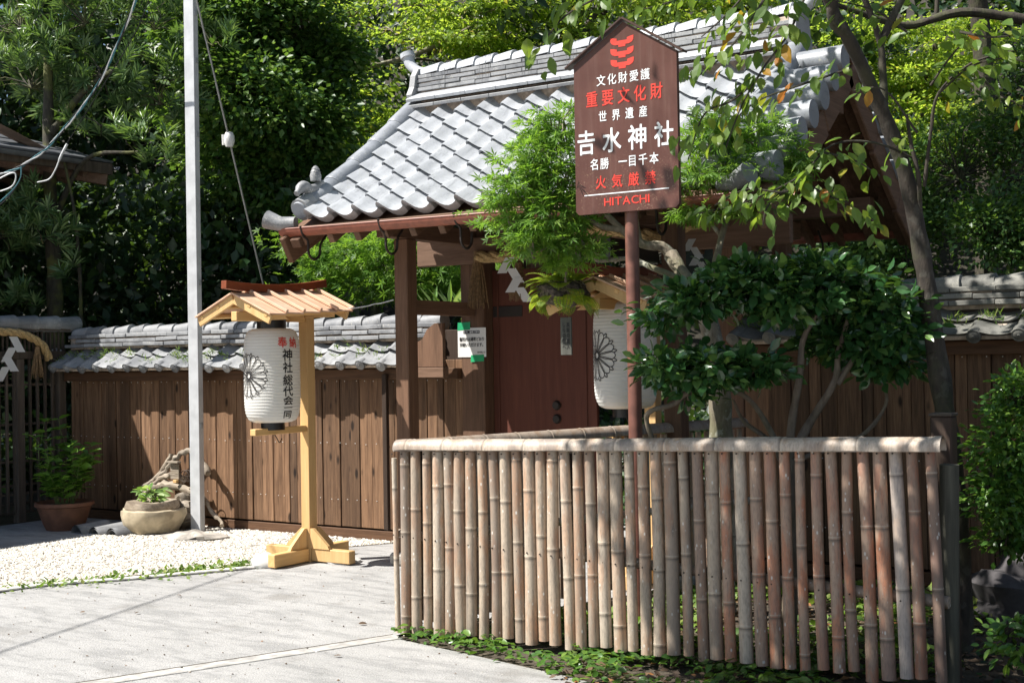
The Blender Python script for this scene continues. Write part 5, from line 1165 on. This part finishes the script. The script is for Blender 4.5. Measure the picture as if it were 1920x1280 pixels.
# --- maple in the enclosure
mA = [(1045, 235, 8.27, (.20, .2, .16)), (1010, 300, 8.22, (.24, .22, .16)), (1050, 330, 8.17, (.22, .22, .2)), (975, 355, 8.22, (.20, .2, .12)), (960, 405, 8.22, (.16, .16, .12)), (1040, 410, 8.17, (.28, .22, .14)), (1000, 455, 8.22, (.22, .18, .08)), (1090, 460, 8.17, (.2, .18, .08)), (1060, 500, 8.32, (.14, .14, .07))]
mB = [(1340, 255, 8.22, (.22, .22, .16)), (1420, 260, 8.22, (.24, .22, .14)), (1470, 300, 8.22, (.16, .16, .14)), (1330, 330, 8.17, (.26, .22, .14)), (1420, 330, 8.12, (.24, .22, .14)), (1310, 390, 8.12, (.14, .14, .08)), (1400, 385, 8.12, (.2, .2, .06))]
tree('maple_tree', 'small maple in the fenced bed with crown either side of the signboard', 'tree', at(1355, 1152, 8.05)*[1, 1, 0],
     [(1355, 1155, 8.05), (1350, 980, 8.0), (1352, 820, 7.95), (1345, 680, 7.9), (1320, 580, 7.95), (1285, 522, 8.02), (1258, 478, 8.14)], .082, .042, 'bark_maple',
     [pb(*q) for q in mA+mB], 430, 14, .105, .062, 'maple', 'leaf_maple', single=300, flat=.3, twig=110, droop=.25, shell=.0,
     limbs=[([(1258, 478, 8.14), (1240, 462, 8.14), (1205, 458, 8.14), (1165, 430, 8.14), (1135, 400, 8.16), (1105, 370, 8.19), (1070, 320, 8.24)], .036, .010), ([(1285, 525, 8.02), (1230, 505, 8.00), (1180, 485, 8.14), (1120, 488, 8.14), (1095, 460, 8.19), (1075, 420, 8.24)], .020, .008), ([(1165, 430, 8.14), (1130, 425, 8.14), (1090, 405, 8.19), (1030, 390, 8.24), (980, 380, 8.24)], .022, .006), ([(1200, 455, 8.14), (1190, 400, 8.14), (1185, 330, 8.19), (1160, 270, 8.24), (1090, 250, 8.29)], .02, .006), ([(1320, 580, 8.05), (1340, 500, 8.05), (1360, 420, 8.19), (1400, 330, 8.19), (1440, 270, 8.24)], .03, .008), ([(1350, 440, 8.19), (1310, 380, 8.19), (1330, 300, 8.24)], .015, .006)])
# --- camellia
cB = [(1310, 560, 7.0, (0.200, .24, 0.084)), (1400, 530, 7.0, (0.240, .26, 0.100)), (1480, 560, 7.0, (0.220, .26, 0.100)), (1570, 530, 7.0, (0.240, .26, 0.109)), (1640, 580, 7.0, (0.200, .24, 0.092)), (1690, 615, 6.95, (0.100, .14, 0.068)), (1255, 595, 6.95, (0.100, .14, 0.058)), (1510, 510, 7.05, (0.200, .2, 0.068)), (1240, 690, 6.85, (0.130, .15, 0.076)), (1320, 690, 6.9, (0.200, .2, 0.092)), (1400, 690, 6.95, (0.170, .18, 0.076)), (1590, 645, 7.15, (0.250, .2, 0.092)), (1670, 680, 7.1, (0.140, .14, 0.084)), (1290, 735, 6.9, (0.100, .1, 0.042))]
tree('camellia_shrub', 'glossy dark green camellia with layered crown and bare crooked stems in the fenced bed', 'shrub', at(1480, 1220, 7.1)*[1, 1, 0],
     [(1480, 1222, 7.1), (1482, 1000, 7.1), (1478, 860, 7.08)], .045, .036, 'bark_camellia',
     [pb(*q) for q in cB], 580, 13, .088, .076, 'oval', 'leaf_camellia', single=300, flat=.42, twig=90, droop=0.0, shell=.3,
     limbs=[([(1478, 870, 7.08), (1485, 790, 7.05), (1500, 700, 7.0), (1505, 640, 7.0), (1530, 590, 7.0)], .026, .012), ([(1480, 860, 7.1), (1520, 790, 7.1), (1565, 715, 7.05), (1572, 660, 7.05), (1590, 600, 7.0)], .026, .012), ([(1570, 720, 7.05), (1610, 660, 7.05), (1650, 610, 7.0)], .017, .010), ([(1478, 880, 7.08), (1440, 800, 7.05), (1400, 745, 7.0), (1340, 720, 6.95)], .02, .010), ([(1482, 900, 7.1), (1445, 830, 7.1), (1395, 790, 7.1), (1375, 750, 7.05)], .017, .008), ([(1500, 860, 7.1), (1610, 820, 7.12), (1660, 760, 7.12), (1655, 710, 7.1)], .014, .008), ([(1225, 830, 6.9), (1212, 785, 6.88), (1225, 768, 6.85), (1262, 758, 6.9), (1290, 735, 6.9)], .014, .012)])
# --- cherry, its twigs hanging into view
ch = thing('cherry_tree', 'cherry tree with dark leaning trunk and large drooping leaves at the right', 'tree', tuple(at(1802, 1235, 6.9)*[1, 1, 0]))
limb(ch, [at(*q) for q in ((1803, 1240, 6.9), (1797, 1050, 6.9), (1786, 900, 6.9), (1770, 760, 6.9), (1752, 640, 6.9), (1737, 530, 6.9), (1716, 410, 6.9), (1690, 300, 6.85), (1645, 190, 6.8), (1602, 95, 6.7), (1562, 20, 6.6), (1530, -60, 6.5), (1480, -220, 6.3))], .070, .020, 'bark_cherry', 'trunk', n=14)
for pts, a, b in (([(1672, 262, 6.85), (1660, 210, 6.85), (1655, 130, 6.85), (1648, 70, 6.85), (1610, -30, 6.8), (1560, -160, 6.7)], .022, .014), ([(1650, 85, 6.85), (1680, 20, 6.85), (1720, -50, 6.8), (1800, -160, 6.7)], .022, .015), ([(1580, 60, 6.65), (1560, 30, 6.6), (1572, -60, 6.5), (1570, -160, 6.3)], .03, .02),
                  ([(1725, 400, 6.88), (1722, 330, 6.8), (1708, 270, 6.8), (1700, 215, 6.8)], .014, .008), ([(1733, 350, 6.8), (1745, 250, 6.75), (1760, 175, 6.7), (1820, 120, 6.6), (1900, 95, 6.5)], .010, .005)):
    limb(ch, [at(*q) for q in pts], a, b, 'bark_cherry', 'limb')
def spray(pts, n, drop=.55, spread=.05, side=.6):
    p = smooth_path([at(*q) for q in pts], 6); k = RNG.uniform(0, len(p)-1.001, n); i = k.astype(int); f = (k-i)[:, None]
    P = p[i]*(1-f)+p[i+1]*f; T = norm(p[i+1]-p[i]); L = norm(np.cross(T, [0, 0, 1.0])); s = np.where(RNG.random(n) < .5, 1, -1)[:, None]
    P = P+RNG.normal(size=(n, 3))*spread*[1, 1, .7]; D = norm(T*.35+L*s*side+RNG.normal(size=(n, 3))*.25-np.array([0, 0, drop])); N = norm(RNG.normal(size=(n, 3))*.35+np.array([-.1, -.45, .8]))
    return p, P, D, N
LP, LD, LN = [], [], []; TW_ = MB()
for pts, n, dr in ((((1720, 300, 6.85), (1640, 268, 6.6), (1560, 272, 6.5), (1500, 330, 6.4), (1400, 378, 6.4), (1310, 400, 6.35)), 20, .5),
                   (((1540, 285, 6.5), (1600, 300, 6.3), (1650, 330, 6.3)), 12, .6), (((1500, 335, 6.4), (1470, 360, 6.3), (1400, 355, 6.3), (1340, 385, 6.3)), 22, .6), (((1480, 350, 6.4), (1440, 385, 6.3), (1430, 425, 6.3)), 9, .8),
                   (((1560, 360, 6.4), (1590, 390, 6.3), (1650, 420, 6.3)), 16, .6), (((1520, 350, 6.4), (1560, 370, 6.3), (1590, 380, 6.3)), 10, .6),
                   (((1520, -30, 6.2), (1480, 60, 6.1), (1430, 130, 6.0), (1390, 200, 6.0), (1360, 280, 6.0)), 40, .7), (((1450, -30, 6.1), (1400, 50, 6.0), (1350, 110, 6.0), (1300, 150, 6.0)), 26, .6), (((1590, 130, 6.6), (1500, 160, 6.4), (1420, 190, 6.3), (1360, 240, 6.3)), 20, .6),
                   (((1420, 150, 6.1), (1370, 190, 6.0), (1320, 215, 6.0), (1290, 300, 6.0)), 22, .7),
                   (((1200, -60, 5.8), (1130, -10, 5.7), (1060, 30, 5.6), (1010, 90, 5.6)), 24, .55), (((1350, -60, 8.1), (1290, -10, 8.1), (1230, 12, 8.1), (1180, 22, 8.1)), 30, .5), (((1420, -40, 6.2), (1370, 20, 6.2), (1315, 70, 6.2)), 14, .6),
                   (((1700, 60, 6.5), (1640, 20, 6.4), (1560, 0, 6.3)), 12, .6), (((1760, 175, 6.6), (1820, 125, 6.5), (1890, 110, 6.4), (1960, 130, 6.4)), 22, .55), (((1800, 60, 6.4), (1860, 70, 6.3), (1940, 60, 6.3)), 16, .5), (((1830, 140, 6.5), (1880, 180, 6.4), (1940, 210, 6.4)), 18, .6), (((1745, 160, 6.6), (1780, 110, 6.5), (1840, 40, 6.4)), 10, .5), (((1720, 250, 6.7), (1660, 170, 6.7), (1600, 170, 6.7)), 6, .5)):
    p, a, b, c = spray(pts, int(n*1.7), dr); LP.append(a); LD.append(b); LN.append(c); TW_.tube(p, np.linspace(.007, .003, len(p)), 5, cap=False)
TW_.build('twigs', 'bark_cherry', ch, smooth=True)['kind'] = 'stuff'
LP, LD, LN = np.vstack(LP), np.vstack(LD), np.vstack(LN); foliage(ch, LP, LD, LN, .06+.042*RNG.random(len(LP)), 'oval', 'leaf_cherry', single=300)
# the rest of its crown, spreading high over the bed
def overhead(n, u0, u1, v0, v1, z0, z1, cl, sd):
    g = np.random.default_rng(sd); c = np.stack([g.uniform(u0, u1, cl), g.uniform(v0, v1, cl), g.uniform(z0, z1, cl)], 1); p = c[g.integers(0, cl, n)]+g.normal(size=(n, 3))*[.17, .17, .12]
    p[:, 0] += -sdir.x*0+sdir.x/sdir.z*p[:, 2]; p[:, 1] += sdir.y/sdir.z*p[:, 2]
    x, y, d = proj_many(p); return p[~((y > -25) & (x > -60) & (x < 1980) & (d > 0))]
P = np.vstack([overhead(7200, -2.75, .3, 4.9, 6.95, 4.2, 5.4, 280, 1), overhead(1500, -2.3, -1.25, 6.95, 8.3, 4.2, 5.4, 70, 4), overhead(1900, -1.7, .4, 8.5, 10.6, 4.4, 5.8, 90, 2)])
fl = lambda q: np.column_stack([q[:, 0]-sdir.x/sdir.z*q[:, 2], q[:, 1]-sdir.y/sdir.z*q[:, 2]])
lx, ly, ld = proj_many(LP); lit = np.vstack([fl(np.array([(u, 6.8, z) for u in np.arange(-3.95, -3.45, .12) for z in np.arange(2.45, 3.6, .12)])), fl(LP[(ly < 330) & (lx < 1560) | (lx > 1740)])])
near = np.array([np.min(((g-lit)**2).sum(1)) for g in fl(P)]); P = P[(near > .055) | (RNG.random(len(P)) < .22)]; n = len(P)
foliage(ch, P, norm(RNG.normal(size=(n, 3))+[0, 0, -.4]), norm(RNG.normal(size=(n, 3))*.5+[0, 0, 1]), .09+.05*RNG.random(n), 'fold', 'leaf_cherry', mass='high_foliage')
top = at(1480, -220, 6.3); 
for i in range(7):
    e = P[int(n*.9*i/7)]; limb(ch, wobble(top+[0, 0, .05*i], e, 5, .08, .2), .035, .01, 'bark_cherry', 'limb', 3, 7)
# added tree, crown out of view, put in to shade the hedge
ct = thing('added_shade_tree', 'added tall tree whose unseen crown shades the hedge right of the gate', 'tree', tuple(at(1850, 640, 17)*[1, 1, 0]))
limb(ct, [at(1850, 760, 17), at(1850, 400, 17), at(1840, 60, 17), at(1790, -250, 16.5), at(1700, -520, 16)], .16, .07, 'bark_dark', 'trunk')
P = overhead(9000, -3.6, 2.0, 13.8, 18.6, 6.6, 8.2, 260, 5); n = len(P)
foliage(ct, P, norm(RNG.normal(size=(n, 3))+[0, 0, -.4]), norm(RNG.normal(size=(n, 3))*.5+[0, 0, 1]), .16+.08*RNG.random(n), 'fold', 'leaf_ever')
# --- right hedge bush, small bush
tree('round_bush', 'bright green small leaved bush at the right edge of the picture', 'shrub', at(1935, 1120, 6.5)*[1, 1, 0], [(1930, 1240, 6.6), (1935, 1100, 6.6), (1940, 900, 6.6)], .03, .015, 'bark_dark',
     [pb(*q) for q in ((1885, 850, 6.55, (.15, .2, .22)), (1950, 790, 6.6, (.24, .25, .25)), (1880, 940, 6.55, (.14, .2, .18)), (1955, 950, 6.6, (.25, .25, .3)), (1915, 735, 6.6, (.11, .15, .11)), (1875, 1010, 6.6, (.10, .12, .08)), (1860, 900, 6.5, (.08, .12, .12)))], 420, 16, .075, .042, 'oval', 'leaf_hedge', single=300, twig=60, shell=.5)
tree('low_bush', 'small green seedling bush low in the bottom right corner', 'shrub', at(1905, 1290, 5.6)*[1, 1, 0], None, 0, 0, 'bark_dark', [pb(*q) for q in ((1905, 1200, 5.7, (.10, .1, .07)), (1930, 1235, 5.6, (.1, .1, .06)), (1890, 1165, 5.7, (.06, .06, .04)))], 40, 9, .05, .048, 'oval', 'leaf_hedge', single=200, twig=30)
# --- hanging fern ball
fc = at(1056, 545, 8.62)
fern = thing('fern_ball', 'hanging ball of roots with yellow green fern fronds in front of the gate door', 'hanging plant', tuple(fc))
mb = lump(MB(), fc, (.175, .15, .10), 5, 22, 13, .14); mb.build('root_ball', 'fibre', fern, smooth=True)
mb = MB()
for i in range(140):
    a = RNG.random()*2*pi; b = RNG.uniform(-1, 1); o = fc+np.array([.15*cos(a)*sqrt(1-b*b), .13*sin(a)*sqrt(1-b*b), .095*b]); t = norm(np.cross(o-fc, RNG.normal(size=3))); mb.tube([o-t*.05, o+(o-fc)*.10, o+t*.05], .003, 4, cap=False)
mb.build('rootlets', 'bark_maple', fern)['kind'] = 'stuff'
def frond(o, d, L, w):
    m = MB(); d = norm(np.array(d)); n = 15; side = norm(np.cross(d, [0, 0, 1.0])); pts = []; p = np.array(o, float); dr = d.copy()
    for i in range(n+1): pts.append(p.copy()); p = p+dr*L/n; dr = norm(dr+np.array([0, 0, -.085]))
    m.tube(pts, np.linspace(.003, .001, n+1), 4, cap=False)
    for i in range(1, n+1):
        t = i/n; l = w*(sin(pi*min(1, t*.95+.12))**.8)*(1.1-.5*t)+.006; tg = norm(pts[i]-pts[i-1]); up_ = np.cross(side, tg)
        for s in (1, -1):
            e = norm(side*s+tg*.45+up_*.06); b = pts[i]
            for j, (tt, hh) in enumerate(((.0, .20), (.36, .18), (.70, .14))):
                c0 = b+e*l*tt; q = np.cross(e, up_)
                m.add([c0, c0+e*l*.2+q*l*hh, c0+e*l*.42, c0+e*l*.2-q*l*hh], [(0, 1, 2), (0, 2, 3)])
    return m
for i in range(40):
    a = 2*pi*i/40*1.0+RNG.normal()*.2; el = RNG.uniform(-.7, .5) if i % 3 else RNG.uniform(.5, 1.1)
    d = (cos(a), sin(a), el); frond(fc+norm(np.array(d))*[.13, .11, .08], d, RNG.uniform(.13, .22), RNG.uniform(.055, .08)).build('frond', 'leaf_fern', fern)
g_ = np.array([fc[0], 7.42, 2.60]); mb = MB().tube([fc+[0, 0, .08], (fc+g_)/2, g_], .003, 5); mb.build('hanging_wire', 'iron', fern)
tagp = thing('wooden_tag', 'grey wooden tag with faded brushed characters hanging under the fern ball', 'tag', tuple(at(1062, 632, 8.62)))
pc = at(1062, 630, 8.62); mb = MB().box(pc, (.085, .012, .25), None, .003); mb.build('board', 'plaque', tagp)
mb = MB()
for j, (col, x0) in enumerate((('真新の置入', .018), ('しらの里へ', -.014))):
    for i, c in enumerate(col): put(mb, c, .026, .034, (lambda i, x0: lambda x, y: (pc[0]+x0+x, pc[1]-.008, pc[2]+.075-.036*i+y))(i, x0), .015)
mb.build('lettering', 'letter_black', tagp)
# --- weeds, ground cover, litter
def cover(name, P2, z0, z1, s0, s1, kind, mat, upk=1.0, flat=.3):
    n = len(P2); P = np.column_stack([P2, z0+(z1-z0)*RNG.random(n)]); a = RNG.random(n)*2*pi
    D = norm(np.stack([np.cos(a), np.sin(a), flat*RNG.normal(size=n)], 1)); N = norm(RNG.normal(size=(n, 3))*.35+[0, 0, upk])
    o = link(bpy.data.objects.new(name, leaf_mesh(name, P, D, N, s0+(s1-s0)*RNG.random(n), kind, mat))); o['kind'] = 'stuff'; return o
k = RNG.random(1500); wc = np.array([ground_at(40+480*t, 1103-48*t)[:2] for t in k])+RNG.normal(size=(1500, 2))*[.09, .22]*(0.3+RNG.random((1500, 1))); m_ = np.sin(k*23)+np.sin(k*57+1)+1.6*k > 1.0
n = int(m_.sum()); P = np.column_stack([wc[m_], np.full(n, .01)]); o = link(bpy.data.objects.new('weeds', leaf_mesh('weeds', P, norm(RNG.normal(size=(n, 3))*[1, 1, .4]+[0, 0, .5]), norm(RNG.normal(size=(n, 3))*.6+[0, 0, 1]), .025+.03*RNG.random(n), 'fold', 'grass'))); o['kind'] = 'stuff'
gcp = [(-4.70, 5.92), (-3.9, 5.74), (-3.2, 5.56), (-2.6, 5.35), (-2.1, 5.55), (-2.0, 6.4), (-3.5, 6.6), (-4.62, 6.2)]
P2 = scatter_poly(gcp, 3600); cl = np.sin(P2[:, 0]*7)+np.sin(P2[:, 1]*11+P2[:, 0]*3); P2 = P2[cl > -.6]; cover('ground_cover', P2, .01, .075, .035, .07, 'oval', 'leaf_hedge', 1.0, .25)
P2 = scatter_poly([(-4.55, 6.3), (-3.0, 6.2), (-1.8, 6.3), (-1.6, 8.6), (-3.7, 8.6)], 5200); cl = np.sin(P2[:, 0]*5+1)+np.sin(P2[:, 1]*4); P2 = P2[cl > -.3]; cover('bed_weeds', P2, .0, .07, .04, .09, 'fold', 'grass', .8, .5)
cover('leaf_litter', scatter_poly([(-3.4, 5.5), (-2.2, 5.0), (-.8, 4.3), (2, 4), (2, 9), (-3.6, 9)], 9000), .004, .03, .03, .075, 'fold', 'litter', 1.0, .15)
cover('bed_seedlings', scatter_poly([(-2.3, 5.4), (-.6, 4.6), (.2, 7), (-1.0, 8.5), (-1.6, 7)], 900), .0, .06, .03, .07, 'oval', 'leaf_dark', .8, .5)
gpth = [tuple(ground_at(*p)[:2]) for p in ((-60, 1300), (0, 1125), (500, 1075), (735, 1040), (735, 1180), (1000, 1275), (700, 1400))]
pebbles('grit', scatter_poly(gpth, 800), 0.001, 0.0035, 'gravel'); pebbles('debris', scatter_poly(gpth, 260), 0.002, 0.006, 'litter')
mef = bpy.data.meshes.new('leaf'); mef.from_pydata(LEAF['oval'][0].tolist(), [], LEAF['oval'][1]); mef.materials.append(MAT['litter'])
FL = ('dry leaf on the paving just left of the white stone by the stand', 'dry leaf lying near the pale kerb edging', 'dry leaf on the paving midway between stand and fence corner', 'dry leaf on the open paving at the far left', 'dry leaf lying on the cable shadow across the paving', 'dry leaf close against the left end of the bamboo fence', 'dry leaf on the paving in front of the left wall end', 'dry leaf beside the drain strip near the fence', 'dry leaf below the middle of the bamboo fence')
for i, (x, y) in enumerate(((455, 1092), (330, 1118), (672, 1172), (160, 1150), (262, 1150), (722, 1130), (690, 1062), (640, 1232), (1045, 1262))):
    o = child('fallen_leaf', mef, None, ground_at(x, y)+[0, 0, .012], Quaternion((0, 0, 1), RNG.random()*6)@Quaternion((0, 1, 0), .3*RNG.normal())); o.scale = (.035+.02*RNG.random(),)*3
    tag(o, FL[i], 'fallen leaf', 'dry leaves scattered on the paving')
